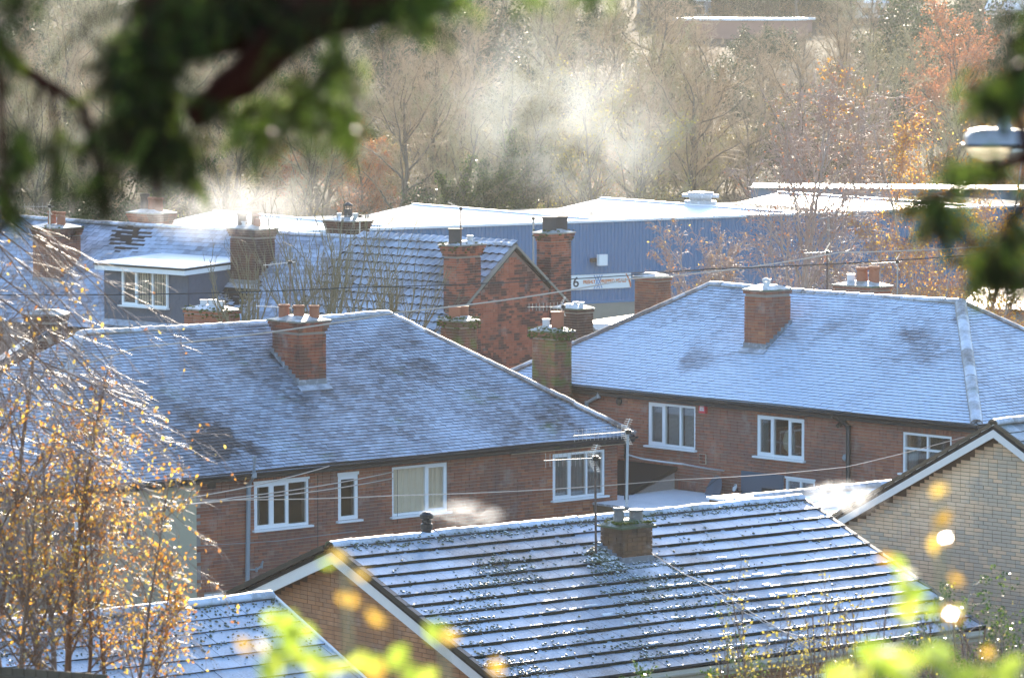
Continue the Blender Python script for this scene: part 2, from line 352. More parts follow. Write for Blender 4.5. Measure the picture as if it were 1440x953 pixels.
def halfround(name, parent, mat, p, q, r, seg=.33, up=Z, sag=0.0, label=None, rs=1):
    """a run of half-round ridge or hip tiles, each an object"""
    rng = random.Random(rs); d = q - p; L = d.length; d.normalize(); n = max(1, round(L / seg)); sl_ = L / n; o_ = org(parent)
    sdv = d.cross(up).normalized(); u = sdv.cross(d).normalized()
    K = 7; key = (name, mat.name, round(r, 3), round(sl_, 2))
    if key not in _UB:
        vs, fs = [], []
        for x in (-.5, .5):
            rr = 1.0 if x < 0 else 1.06
            for k in range(K):
                an = math.pi * k / (K - 1); vs.append((x * sl_ * 1.03, math.cos(an) * r * rr, math.sin(an) * r * rr * .8))
            for k in range(K):
                an = math.pi * k / (K - 1); vs.append((x * sl_ * 1.03, math.cos(an) * (r - .02), math.sin(an) * (r - .02) * .8 - .01))
        for k in range(K - 1):
            fs += [(k, k + 1, 2 * K + k + 1, 2 * K + k), (K + k, 3 * K + k, 3 * K + k + 1, K + k + 1), (k, K + k, K + k + 1, k + 1), (2 * K + k, 2 * K + k + 1, 3 * K + k + 1, 3 * K + k)]
        me = mkmesh(name, np.array(vs), [np.array(fs)], [mat]); me.polygons.foreach_set("use_smooth", np.ones(len(me.polygons), bool))
        try: me.set_sharp_from_angle(angle=R_(50))
        except Exception: pass
        _UB[key] = me
    for i in range(n):
        f = (i + .5) / n; c = p + d * (L * f) - Z * (sag * math.sin(math.pi * f)) - o_
        o = bpy.data.objects.new(name, _UB[key]); COL.objects.link(o); o.parent = parent
        a = (d + u * rng.gauss(0, .02) + sdv * rng.gauss(0, .015)).normalized(); b = u.cross(a).normalized(); cc = a.cross(b)
        c = c + u * rng.gauss(0, .006)
        o.matrix_local = Matrix(((a.x, b.x, cc.x, c.x), (a.y, b.y, cc.y, c.y), (a.z, b.z, cc.z, c.z), (0, 0, 0, 1)))
# ------------------------------------------------------------------ building helpers
def sz(u, v, wf):
    p = hit(u, v, wf[0], wf[2]); return (p - wf[0]).dot(wf[1]), p.z - wf[0].z
def window(house, wf, rect, cols, look, sash=(), transom=None, sill=True, head=False, nm='window', openc=None):
    """rect s0,s1,z0,z1 in the wall's own frame; cols: relative widths of the lights; look: what hangs behind each light"""
    O, e, nr = wf; s0, s1, z0, z1 = rect; B = O - nr * .045; fw = .055
    mb = MB()
    def bx(a0, a1, c0, c1, dep=.035, off=0.0): mb.box(B + e * (a0 + a1) / 2 + Z * (c0 + c1) / 2 + nr * off, e * (a1 - a0) / 2, Z * (c1 - c0) / 2, nr * dep)
    bx(s0, s0 + fw, z0, z1); bx(s1 - fw, s1, z0, z1); bx(s0 + fw, s1 - fw, z1 - fw, z1); bx(s0 + fw, s1 - fw, z0, z0 + fw)
    if head: bx(s0 - .02, s1 + .02, z1, z1 + head, .045, .02)
    tot = sum(cols); x = s0 + fw; iw = (s1 - s0 - 2 * fw); lights = []
    for i, c in enumerate(cols):
        wd = iw * c / tot; a, b = x, x + wd
        if i < len(cols) - 1: bx(b - .025, b + .025, z0 + fw, z1 - fw, .034)
        lights.append((a + (.025 if i else 0), b - (.025 if i < len(cols) - 1 else 0), z0 + fw, z1 - fw)); x += wd
    if transom:
        nl = []
        for (a, b, c, d) in lights:
            t = c + (d - c) * transom; bx(a, b, t - .025, t + .025, .034); nl += [(a, b, c, t - .025), (a, b, t + .025, d)]
        lights = nl
    sb = .035
    for i in sash:
        a, b, c, d = lights[i]
        bx(a, a + sb, c, d, .02, .022); bx(b - sb, b, c, d, .02, .022); bx(a + sb, b - sb, c, c + sb, .02, .022); bx(a + sb, b - sb, d - sb, d, .02, .022)
    wo = mb.build(nm, MT['upvc'], house)
    for i, (a, b, c, d) in enumerate(lights):
        MB().box(B + e * (a + b) / 2 + Z * (c + d) / 2, e * (b - a) / 2, Z * (d - c) / 2, nr * .008).build('pane', MT['glass'], wo)
        lk = look[i % len(look)]
        if lk in ('net', 'linen', 'blind', 'net_part', 'linen_wide'):
            vs, fs = [], []; n_ = 44
            f1 = .45 if lk == 'net_part' else 1.0
            for k in range(n_ + 1):
                s_ = a + (b - a) * f1 * k / n_; dp = (.055 if 'linen' in lk else .10) + (.03 * math.sin(k * 1.1 + i) * math.sin(k * .31) if lk != 'blind' else 0)
                for zz in (c, d): vs.append(B + e * s_ + Z * zz - nr * dp)
            fs = [(2 * k, 2 * k + 2, 2 * k + 3, 2 * k + 1) for k in range(n_)]
            if lk == 'blind':
                mm = MB(); q = c + .01
                while q < d: mm.box(B + e * (a + b) / 2 + Z * q - nr * .1, e * (b - a) / 2, Z * .011 + nr * .006, nr * .002); q += .03
                o = mm.build('blind', MT['blind'], wo)
            else: MB().add(vs, fs).build('curtain', MT['linen' if 'linen' in lk else 'net'], wo, smooth=True)
        elif lk == 'lamp':
            mm = MB(); mm.lathe(B + e * (a + (b - a) * .28) + Z * (c + .02) - nr * .35, [(.02, 0), (.12, .12), (.145, .3), (.11, .45), (.03, .55)], 14); mm.build('lamp_shade', MT['shade'], wo, True)
    if sill: MB().box(O + e * (s0 + s1) / 2 + Z * (z0 - .025) + nr * .03, e * ((s1 - s0) / 2 + .07), Z * .022, nr * .08).build('sill', MT['upvc'], wo)
    return wo
def gutter(house, p, q, nr, r=.06, mat='dark', name='gutter', fascia=True):
    mb = MB(); d = (q - p).normalized(); K = 7
    for x, y in ((p, q),):
        vs = []
        for c in (x, y):
            for rr in (r, r - .012):
                for k in range(K):
                    an = math.pi + math.pi * k / (K - 1); vs.append(c + nr * (math.cos(an) * rr) + Z * math.sin(an) * rr)
        fs = []
        for k in range(K - 1): fs += [(k, k + 1, 2 * K + k + 1, 2 * K + k), (K + k, 3 * K + k, 3 * K + k + 1, K + k + 1)]
        fs += [(0, 2 * K, 3 * K, K), (K - 1, 2 * K - 1, 4 * K - 1, 3 * K - 1)]
        mb.add(vs, fs)
    g = mb.build(name, MT[mat], house, True)
    if fascia: MB().box((p + q) / 2 - nr * (r + .02) - Z * .05, d * ((q - p).length / 2), Z * .09, nr * .015).build('fascia', MT[mat if fascia is True else fascia], house)
    return g
def pipe(house, pts, r, mat, name='downpipe', collars=0):
    pts = [Vector(p) for p in pts]; mb = MB().tube(pts, r, 10)
    for i in range(1, len(pts) - 1): mb.tube([pts[i] - Z * .05, pts[i] + Z * .05], r * 1.25, 10)
    o = mb.build(name, MT[mat], house, True); return o
def pot(par, c, h, r, mat, kind='roll'):
    mb = MB()
    if kind == 'roll': mb.lathe(c, [(r * 1.05, 0), (r * .98, h * .1), (r * .88, h * .8), (r * 1.08, h * .84), (r * 1.1, h * .93), (r * .98, h), (r * .75, h), (r * .72, h * .6)])
    elif kind == 'square': mb.box(c + Z * h / 2, (r, 0, 0), (0, r, 0), (0, 0, h / 2)); mb.box(c + Z * h * .96, (r * 1.1, 0, 0), (0, r * 1.1, 0), (0, 0, h * .05))
    elif kind == 'cowl':
        mb.lathe(c, [(r, 0), (r * .92, h * .55), (r * .92, h * .6)]);
        for k in range(6): a = k * math.pi / 3; mb.box(c + Vector((math.cos(a) * r * .8, math.sin(a) * r * .8, h * .7)), (.012, 0, 0), (0, .012, 0), (0, 0, h * .12))
        mb.lathe(c + Z * h * .8, [(r * 1.15, 0), (r * 1.15, h * .06), (r * .2, h * .22)])
    elif kind == 'flue': mb.lathe(c, [(r, 0), (r, h * .75), (r * 1.3, h * .77), (r * 1.3, h), (r * .6, h)])
    o = mb.build('pot', MT[mat], par, True); o['label'] = {'terra': 'terracotta', 'tan': 'buff', 'potd': 'dark', 'potw': 'white metal'}.get(mat, 'clay') + ' chimney pot'; return o
def chimney(par, c0, deg, wd, dp, zb, zt, mat, pots, corbel=2, cap='cap', rs=1, mossy=False, n_ind=300, as_thing=None, capover=.03, mortar='mortar'):
    """stack with brick faces of its own. c0: centre on plan; wd along e, dp along n; pots: (de, dn, h, r, mat, kind)"""
    e, n = EN(deg); c = Vector((c0[0], c0[1], 0))
    if as_thing: root = thing('chimney_stack', (c0[0], c0[1], zb), *as_thing)
    core = MB(); core.box(c + Z * (zb + zt) / 2, e * (wd / 2 - .012), n * (dp / 2 - .012), Z * (zt - zb) / 2)
    if as_thing: st = core.build('shaft', MT[mortar], root); host = root
    else: st = core.build('chimney', MT[mortar], par); host = st
    arr = []; ztop = zt - corbel * .075
    for (O, ee, L, nn) in ((c - e * wd / 2 - n * dp / 2, e, wd, -n), (c + e * wd / 2 - n * dp / 2, n, dp, e), (c - e * wd / 2 + n * dp / 2, -n, dp, -e), (c + e * wd / 2 + n * dp / 2, -e, wd, n)):
        arr += wall_bricks(O + Z * zb, ee, L, ztop - zb, nn, rs=rs, hdr=.3, thick=.01)
        for k in range(corbel):
            ov = .025 * (k + 1)
            arr += wall_bricks(O + Z * (ztop + k * .075) + nn * ov - ee * ov, ee, L + 2 * ov, .07, nn, rs=rs + k, hdr=.3, thick=.01)
    vis_sel = [t for t in arr if (t[0] - c).dot(Vector((0, -1, 0))) > -.05 * 0 + min(0, 0) or True]
    front = [t for t in vis_sel if t[3].cross(Vector((0, 0, 1))).length > 0 and (t[3].normalized().dot((t[0] - Vector((c.x, c.y, t[0].z))).normalized()) * t[3].y != 99)]
    pieces('brick', 'bricks', host, MT[mat], front, n_ind, rs=rs)
    if corbel:
        cm = MB()
        for k in range(corbel): ov = .025 * (k + 1) - .012; cm.box(c + Z * (ztop + k * .075 + .035), e * (wd / 2 + ov), n * (dp / 2 + ov), Z * .038)
        cm.build('corbel', MT[mortar], host)
    ov = .025 * corbel + capover
    k = MB(); a, b, hh = wd / 2 + ov, dp / 2 + ov, .035
    k.box(c + Z * (zt + hh / 2), e * a, n * b, Z * hh / 2)
    vs = [c + e * (i * a * .97) + n * (j * b * .97) + Z * (zt + hh + .002) for i, j in ((-1, -1), (1, -1), (1, 1), (-1, 1))] + [c + e * (i * a * .45) + n * (j * b * .35) + Z * (zt + hh + .10) for i, j in ((-1, -1), (1, -1), (1, 1), (-1, 1))]
    k.add(vs, [(0, 1, 5, 4), (1, 2, 6, 5), (2, 3, 7, 6), (3, 0, 4, 7), (4, 5, 6, 7), (3, 2, 1, 0)])
    k.build('flaunching', MT[cap], host)
    for (de, dn, h, r, mt, kd) in pots: pot(host, c + e * de + n * dn + Z * (zt + .08), h, r, mt, kd)
    if mossy:
        rng = random.Random(rs); mm = MB()
        for i in range(90 if mossy is True else mossy):
            sd_ = rng.choice((0, 1, 2)); q = c + Z * (zt + rng.uniform(-.22, .1) * (1 if sd_ else 0) + .04)
            if capover > .045: sd_ = 0; q.z = zt + .05
            if sd_ == 0: q += e * rng.uniform(-a, a) + n * rng.uniform(-b, b) + Z * .05
            elif sd_ == 1: q += e * rng.uniform(-a, a) - n * (b - .01) 
            else: q += n * rng.uniform(-b, b) + e * (a if deg < 0 else -a) * .98
            s_ = rng.uniform(.015, .05); mm.lathe(q - Z * s_ * .5, [(s_ * .8, 0), (s_, s_ * .4), (s_ * .6, s_ * .9)], 6)
        o = mm.build('moss', MT['moss'], host); o['kind'] = 'stuff'
    return host
def hip_body(name, E, e, n, W, L, tp, mat, parent, drop=.03, th=.10):
    """solid roof below the tiles. E is the front right eave corner"""
    zz = Z * -drop; A0 = E - e * L + zz; A1 = E + zz; A2 = E + n * W + zz; A3 = E - e * L + n * W + zz
    r1 = E - e * (W / 2) + n * (W / 2) + Z * (W / 2 * tp - drop); r0 = r1 - e * (L - W)
    vs = [A0, A1, A2, A3, r0, r1] + [v - Z * th for v in (A0, A1, A2, A3)]
    fs = [(0, 1, 5, 4), (1, 2, 5), (2, 3, 4, 5), (3, 0, 4), (9, 8, 7, 6), (0, 6, 7, 1), (1, 7, 8, 2), (2, 8, 9, 3), (3, 9, 6, 0)]
    return MB().add(vs, fs).build(name, mat, parent), r0 + Z * drop, r1 + Z * drop
def flashing(par, c0, deg, wd, dp, plane_p, plane_n, mat='lead'):
    """lead apron and stepped soakers where a stack meets a roof plane; all real strips"""
    e, n = EN(deg); c = Vector((c0[0], c0[1], 0)); mb = MB()
    def zr(p): return plane_p.z - ((p - plane_p).x * plane_n.x + (p - plane_p).y * plane_n.y) / plane_n.z
    a = c - e * (wd / 2 + .03) - n * (dp / 2 + .012); b = c + e * (wd / 2 + .03) - n * (dp / 2 + .012)
    za, zb_ = zr(a), zr(b)
    mb.box((a + b) / 2 + Z * ((za + zb_) / 2 + .09), (b - a) / 2, Z * .07, n * .008)
    dn = (-n); q = (a + b) / 2; z0_ = zr(q); z1_ = zr(q - n * .16)
    mb.box(q - n * .08 + Z * ((z0_ + z1_) / 2 + .035), (b - a) / 2 * 1.12, (-n * .16 + Z * (z1_ - z0_)) / 2, Z * .006)
    for sgn in (-1, 1):
        s0_ = c + e * sgn * (wd / 2 + .014) - n * dp / 2; k = 0; st = .13
        while k * st < dp:
            p = s0_ + n * (k * st + st / 2); mb.box(p + Z * (zr(p) + .07), n * st / 2, Z * .075, e * .007); k += 1
    return mb.build('flashing', MT[mat], par)
def aerial(loc0, loc1, label, boom, nel, eh, host_z=None, refl=True, mat='alu', mastmat='rust', mr=.02, vert=True, group=None, mesh_panel=False):
    """mast from loc0 to loc1, boom vector from the mast top, nel elements of half height eh"""
    loc0, loc1, boom = Vector(loc0), Vector(loc1), Vector(boom)
    r = thing('tv_aerial', loc0, label, 'aerial', group)
    MB().tube([loc0, loc1], mr, 8).build('mast', MT[mastmat], r, True)
    top = loc1 - Z * .05; bd = boom.normalized(); mb = MB().tube([top - bd * .12, top + boom], .008, 6); bo = mb.build('boom', MT[mat], r)
    MB().box(top, bd * .05, Z * .04, bd.cross(Z) * .035).build('clamp', MT['black'], r)
    sdir = Z if vert else bd.cross(Z).normalized()
    for k in range(nel):
        f = (k + .6) / nel; h = eh * (1.0 if k == nel - 1 else (1.15 - .3 * f)); p = top + boom * f
        MB().tube([p - sdir * h, p + sdir * h], .004, 5).build('element', MT[mat], bo)
    if refl:
        q = top + boom * .06; sd_ = bd.cross(Z).normalized(); m2 = MB()
        for k in range(6):
            for s_ in (-1, 1): m2.tube([q + Z * (s_ * (.05 + .035 * k)) - sd_ * .12 - bd * (.02 * k), q + Z * (s_ * (.05 + .035 * k)) + sd_ * .12 - bd * (.02 * k)], .004, 5)
        for s_ in (-1, 1): m2.tube([q, q + Z * s_ * .24 - bd * .11], .006, 5)
        m2.build('reflector', MT[mat], r)
    return r
def trunk_h(L): return L

# ------------------------------------------------------------------ ground
def gz(x, y):
    pts = [(-30, 15.3), (2, 15.2), (12, 13.4), (30, 10.2), (45, 7.4), (60, 4.2), (70, 3.0), (85, 2.3), (100, 1.6), (130, .9), (170, .6), (215, .5), (250, 1.0), (300, 2.4), (370, 4.2), (412, 9.6), (440, 11.4), (470, 14.0), (560, 19.0), (700, 24), (1200, 26), (2600, 26)]
    for (a, za), (b, zb) in zip(pts, pts[1:]):
        if y <= b:
            t = max(0, (y - a) / (b - a)); t = t * t * (3 - 2 * t) * .35 + t * .65
            return za + (zb - za) * t + (.8 * math.sin(x * .021 + 1) * min(1, max(0, (y - 230) / 100)))
    return 26
ys = [-30 + 3 * i for i in range(30)] + [60 + 8 * i for i in range(50)] + [460 + 40 * i for i in range(54)]
xs = [-900, -500, -300, -200, -140] + [-100 + 8 * i for i in range(26)] + [140, 200, 300, 500, 900]
V = [(x * (1 if abs(x) > 120 else 1) * (1 if y < 900 else 2.5), y, gz(x, y)) for y in ys for x in xs]; nx = len(xs)
F = np.array([(j * nx + i, j * nx + i + 1, (j + 1) * nx + i + 1, (j + 1) * nx + i) for j in range(len(ys) - 1) for i in range(nx - 1)])
m = M("grass_and_leaf_litter")
c = m.mix(m.ss(m.noise(.08, 6), .4, .62), (.045, .045, .022), (.075, .055, .032))
c = m.mix(m.math('MULTIPLY', m.ss(m.noise(1.4, 5), .5, .7), .6), c, (.11, .085, .05))
MT['ground'] = m.bsdf(c, .95, .1, m.bump(m.noise(6, 5), .8, .1))
g = link('ground', mkmesh('ground', V, [F], [MT['ground']], smooth=True)); g['kind'] = 'structure'
# paved yards between the houses and the estate road in front of the warehouse
MT['asphalt'] = simple("damp_asphalt", (.05, .05, .052), .8, .3, amt=.3, nz=2)
def sheet(name, x0, x1, y0, y1, dz, mat):
    vs = []; N = 12
    for j in range(N + 1):
        for i in range(N + 1):
            x = x0 + (x1 - x0) * i / N; y = y0 + (y1 - y0) * j / N; vs.append((x, y, gz(x, y) + dz))
    o = MB().add(vs, [(j * (N + 1) + i, j * (N + 1) + i + 1, (j + 1) * (N + 1) + i + 1, (j + 1) * (N + 1) + i) for j in range(N) for i in range(N)]).build(name, mat); o['kind'] = 'structure'; return o
sheet('estate_road', -60, 60, 184, 196, .06, MT['asphalt'])
sheet('yard', -14, 16, 84, 97, .06, MT['asphalt'])

# ------------------------------------------------------------------ house with the hipped slate-grey roof, left of centre
def house_A():
    e, n = EN(40.9); E = Vector((2.90, 100, 6.44)); W, L, tp = 8.27, 17.1, .687; p = math.atan(tp)
    g0 = 1.3; H = thing('semi_detached_house', (E - e * L / 2 + n * W / 2)[:2] + (g0,), 'brown brick house with frosted hipped roof, four white windows and a cream painted half', 'house')
    wf = (Vector((0, 0, 0)), e, -n); oh = .30
    O = E - e * (L - oh) + n * oh; O.z = g0; Lw = L - 2 * oh; Hw = E.z - g0 - .12; wf = (O, e, -n)
    def rc(a, b): s0, z1 = sz(*a, wf); s1, z0 = sz(*b, wf); return [s0, s1, z0, z1]
    # windows, read off the wall plane
    def rect(tl, br, bl): s0, z1 = sz(*tl, wf); s1, _ = sz(*br, wf); _, z0 = sz(*bl, wf); return (s0, s1, z0, z1)
    w1 = rect((357, 680), (434, 738), (357, 745)); w2 = rect((475, 669), (503.5, 728), (475, 732)); w3 = rect((551, 657), (628.5, 715), (551, 726)); w4 = rect((777, 638.5), (850, 694), (777, 703))
    lw = (sz(70, 700, wf)[0], sz(188, 700, wf)[0], w1[2], w1[3]); lw2 = (lw[0] - 5, lw[0] - 3.7, w1[2], w1[3]); g1 = (sz(287, 836, wf)[0], sz(322, 836, wf)[0], .9, sz(300, 837, wf)[1] + .05)
    ops = [w1, w2, w3, w4, lw, lw2, g1]
    mb = MB(); wall_slab(mb, O, e, Lw, Hw, -n, ops)
    for (o_, ee, LL, nn) in ((O + e * Lw, n, W - 2 * oh, e), (O + e * Lw + n * (W - 2 * oh), -e, Lw, n), (O + n * (W - 2 * oh), -n, W - 2 * oh, -e)): wall_slab(mb, o_ + (ee * .26 if nn != n else ee * 0), ee, LL - (.52 if nn != n else 0), Hw, nn)
    mb.build('wall', MT['mortar'], H)
    MB().box(O + e * Lw / 2 + n * 1.6 + Z * Hw / 2, e * (Lw / 2 - .3), n * .05, Z * (Hw / 2 - .02)).build('room_wall', MT['room'], H)
    sp = sz(275, 700, wf)[0]                        # party line: cream render to the left
    sold = [(w[0], w[1], w[3] + .005, w[3] + .225) for w in (w1, w2, w3, w4) if w[3] + .225 < Hw + .1]
    sold = [(a, b, c, min(d, Hw - .0)) for a, b, c, d in sold]
    br = [t for t in wall_bricks(O, e, Lw, Hw - .01, -n, ops, sold, rs=7, hdr=.22) if (t[0] - O).dot(e) > sp + .11]
    pieces('brick', 'bricks', H, MT['brickA'], br, 300, vis=(276, 880, 640, 850), rs=2)
    mb = MB(); sub = [o for o in ops if o[0] < sp]
    wall_slab(mb, O - n * .03, e, sp, Hw, -n, sub, T=.028); r_ = mb.build('rendered_wall', MT['cream'], H); r_['label'] = 'cream painted half of the wall'
    window(H, wf, w1, (.95, 1, 1.15), ('net_part', 'no', 'no'), sash=(0, 1), head=.05)
    window(H, wf, w2, (1,), ('no',), sash=(0,), head=.07)
    window(H, wf, w3, (1.75, 1), ('linen', 'linen'), sash=(1,))
    window(H, wf, w4, (1, 1.05, 1), ('net',), sash=(0,))
    window(H, wf, lw, (1, 1.2, 1), ('net',), sash=(0, 2)); window(H, wf, lw2, (1,), ('no',)); window(H, wf, g1, (1,), ('no',), sill=False)
    cp = math.cos(p); up = (n * cp + Z * math.sin(p)); nr = (-n * math.sin(p) + Z * cp)
    body, r0, r1 = hip_body('roof', E, e, n, W, L, tp, MT['tileA'], H)
    T = W / 2 / cp
    t = roof_tiles(E - e * L, e, up, nr, lambda q: (q * cp + .02, L - q * cp - .02), T, .103, .18, .019, rs=3, wav=.016, jit=.003, brk=.004)
    upl = (e * cp + Z * math.sin(p)); nl = (-e * math.sin(p) + Z * cp)
    t += roof_tiles(E - e * L + n * W, -n, upl, nl, lambda q: (q * cp + .02, W - q * cp - .02), T, .103, .18, .019, rs=6, wav=.012, jit=.003)
    pieces('roof_tile', 'roof_tiles', H, MT['tileA'], t, 300, vis=(270, 880, 450, 670), rs=4)
    halfround('ridge_tile', H, MT['ridge'], r0 + Z * .0, r1, .125, .33, sag=.05)
    halfround('hip_tile', H, MT['hip'], E + Z * .03, r1, .11, .33); halfround('hip_tile', H, MT['hip'], E - e * L + Z * .03, r0, .11, .33)
    gutter(H, E - e * L - n * .06 - Z * .05, E - n * .06 - Z * .0, -n, r=.065)
    MB().box(E - e * (L / 2) + n * oh / 2 - Z * .15, e * L / 2, n * (oh / 2 - .05), Z * .012).build('soffit', MT['dark'], H)
    a, b = sz(712, 0, wf)[0], sz(870, 0, wf)[0]
    a = sz(712, 632, wf)[0]; b = sz(872, 618, wf)[0]
    MB().box(O + e * (a + b) / 2 + Z * (Hw - .05) - n * .10, e * (b - a) / 2, Z * .022, n * .08).build('cream_trim', MT['soffit'], H)
    # pipes
    def wp(u, v, off=.07): s, z = sz(u, v, wf); return O + e * s + Z * z - n * off
    top = hit(357, 640, E - n * .12, -n)
    pp = pipe(H, [hit(358, 641, E - n * .10, -n), hit(357, 668, E - n * .10, -n), wp(347, 682), wp(345, 830)], .052, 'grey'); pp['label'] = 'grey soil pipe with a swan neck'
    pipe(H, [wp(345, 800, .07), wp(358, 800, .07), wp(366, 795, .05), wp(368, 788, .04)], .022, 'grey', 'waste_pipe')
    pipe(H, [wp(877, 612, .1), wp(877, 640, .1), wp(876.5, 740, .1)], .055, 'black')
    MB().box(wp(297, 681, .01), e * .11, Z * .085, n * .012).build('air_brick', MT['black'], H)
    for i, (u, v0, v1) in enumerate(((446, 668, 830), (558, 660, 735))): MB().tube([wp(u, v0, .02), wp(u, v1, .02)], .006, 5).build('wall_cable', MT['cabled'], H)
    MB().tube([wp(260, 768, .025), wp(390, 760, .025), wp(500, 746, .025)], .008, 5).build('wall_cable', MT['grey'], H)
    # chimney through the front slope
    q = hit(421, 543.7, E, nr); q2 = hit(458, 540.5, E, nr); wd = (q2 - q).dot(e); dp = .98; cc = q + e * wd / 2 + n * dp / 2
    zt = P(0, 0, 1).z and (CAMH - (470 - 0) * 0)
    zt = CAMH + (ray(440, 451) * (cc.y / ray(440, 451).y)).z
    chimney(H, cc, 40.9, wd, dp, q.z - .4, zt, MT and 'brickR', [(-.22, .27, .29, .13, 'terra', 'roll'), (-.1, -.12, .29, .13, 'terra', 'roll'), (.2, -.30, .28, .12, 'terra', 'roll')], corbel=3, rs=11, n_ind=300)
    flashing(H, cc, 40.9, wd, dp, E, nr)
    A_ = dict(E=E, e=e, n=n, nr=nr, wf=wf, wp=wp, cc=cc, zt=zt, H=H); return A_
HA = house_A()

# ------------------------------------------------------------------ house with the wide frosted roof, right
def house_B():
    e, n = EN(-46.8); E = Vector((10.40, 95, 7.21)); W, L, tp = 7.38, 15.58, .638; p = math.atan(tp); g0 = 2.0
    H = thing('semi_detached_house', (E - e * L / 2 + n * W / 2)[:2] + (g0,), 'brown brick house under the widest, most evenly frosted hipped roof with red alarm box', 'house')
    oh = .22; O = E - e * (L - oh) + n * oh; O.z = g0; Lw = L - 2 * oh; Hw = E.z - g0 - .10; wf = (O, e, -n)
    def rect(tl, br, bl): s0, z1 = sz(*tl, wf); s1, _ = sz(*br, wf); _, z0 = sz(*bl, wf); return (s0, s1, z0, z1)
    w1 = rect((912, 565), (978, 633), (912, 625)); w2 = rect((1065, 583), (1131, 649), (1065, 640)); w3 = rect((1270, 607), (1338, 660), (1270, 664))
    w3 = (w3[0], w3[1], w3[2], w3[3])
    wl = rect((945, 687), (985, 720), (945, 713)); wd_ = rect((1105, 672), (1146, 700), (1105, 695))
    ops = [w1, w2, w3, wl, wd_]
    mb = MB(); wall_slab(mb, O, e, Lw, Hw, -n, ops)
    for (o_, ee, LL, nn) in ((O + e * Lw, n, W - 2 * oh, e), (O + n * (W - 2 * oh), -n, W - 2 * oh, -e)): wall_slab(mb, o_ + ee * .26, ee, LL - .52, Hw, nn)
    wall_slab(mb, O + e * Lw + n * (W - 2 * oh), -e, Lw, Hw, n)
    mb.build('wall', MT['mortar'], H)
    MB().box(O + e * Lw / 2 + n * 1.6 + Z * Hw / 2, e * (Lw / 2 - .3), n * .05, Z * (Hw / 2 - .02)).build('room_wall', MT['room'], H)
    sold = [(w[0], w[1], w[3] + .005, min(w[3] + .225, Hw)) for w in (w1, w2, w3, wl)]
    br = wall_bricks(O, e, Lw, Hw - .01, -n, ops, sold, rs=17, hdr=.15)
    pieces('brick', 'bricks', H, MT['brickB'], br, 300, vis=(806, 1350, 540, 720), rs=2)
    window(H, wf, w1, (1, 1.15, 1), ('blind',), sash=(0,)); window(H, wf, w2, (1, 1.2, 1), ('net_part', 'lamp', 'no'), sash=(0, 2)); window(H, wf, w3, (1, 1), ('net_part', 'no', 'no', 'no'), transom=.62)
    window(H, wf, wl, (1, 1), ('net',), sash=(0, 1)); window(H, wf, wd_, (1, 1), ('no',), head=.05)
    cp = math.cos(p); up = (n * cp + Z * math.sin(p)); nr = (-n * math.sin(p) + Z * cp); T = W / 2 / cp
    body, r0, r1 = hip_body('roof', E, e, n, W, L, tp, MT['tileB'], H)
    t = roof_tiles(E - e * L, e, up, nr, lambda q: (q * cp + .02, L - q * cp - .02), T, .108, .19, .018, rs=23, wav=.014, jit=.003)
    up2 = (-e * cp + Z * math.sin(p)); nr2 = (e * math.sin(p) + Z * cp)
    t2 = roof_tiles(E, n, up2, nr2, lambda q: (q * cp + .02, W - q * cp - .02), T, .108, .19, .018, rs=24, wav=.012, jit=.003)
    pieces('roof_tile', 'roof_tiles', H, MT['tileB'], t + t2, 300, vis=(720, 1440, 400, 600), rs=4)
    halfround('ridge_tile', H, MT['ridge'], r0, r1, .125, .45, sag=.04)
    halfround('hip_tile', H, MT['ridge'], E + Z * .04, r1, .14, .40); halfround('hip_tile', H, MT['hip'], E - e * L + Z * .04, r0, .11, .33); halfround('hip_tile', H, MT['hip'], E + n * W + Z * .03, r1, .11, .33)
    gutter(H, E - e * L - n * .06 - Z * .05, E - n * .06 - Z * .05, -n, r=.05)
    gutter(H, E + e * .06 - Z * .05, E + n * W + e * .06 - Z * .05, e, r=.05)
    MB().box(E - e * (L / 2) + n * oh / 2 - Z * .15, e * L / 2, n * (oh / 2 - .05), Z * .012).build('soffit', MT['dark'], H)
    def wp(u, v, off=.07): s, z = sz(u, v, wf); return O + e * s + Z * z - n * off
    pipe(H, [E + (wp(1183, 582) - E).dot(e) * e - n * .08 - Z * .1, wp(1190, 592, .1), wp(1196, 600, .08), wp(1196, 720, .08)], .055, 'black')
    pipe(H, [wp(1188, 598, .25), wp(1188, 592, .05)], .05, 'black', 'wall_light')
    pp = pipe(H, [wp(850, 548, .22), wp(850, 556, .2), wp(828, 566, .07), wp(827, 600, .07)], .045, 'grey'); pp['label'] = 'grey rainwater pipe bending under the eave'
    # alarm box
    a0, z1 = sz(986.5, 565, wf); a1, z0 = sz(995.5, 581, wf); c = O + e * (a0 + a1) / 2 + Z * (z0 + z1) / 2
    ab = MB().box(c - n * .05, e * (a1 - a0) / 2, Z * (z1 - z0) / 2, n * .045).build('alarm_box', MT['red'], H)
    for k, (zz, hh, ww) in enumerate(((.055, .022, .6), (.0, .018, .7), (-.05, .022, .7))):
        mbt = MB(); x = -ww
        rr = random.Random(k)
        while x < ww - .1: l_ = rr.uniform(.10, .2); mbt.box(c - n * .097 + e * ((a1 - a0) / 2 * (x + l_ / 2)) + Z * zz, e * (a1 - a0) / 2 * l_ * .5, Z * hh, n * .002); x += l_ + .07
        mbt.build('lettering', MT['white'], ab)
    # vents, patch, fan hood, dish board and dish
    MB().lathe(wp(872, 564, .02), [(.09, 0), (.1, .03), (.07, .06)], 14, -n).build('vent', MT['black'], H, True)
    MB().lathe(wp(1191, 643, .02), [(.075, 0), (.085, .04), (.05, .09)], 14, -n).build('vent', MT['grey'], H, True)
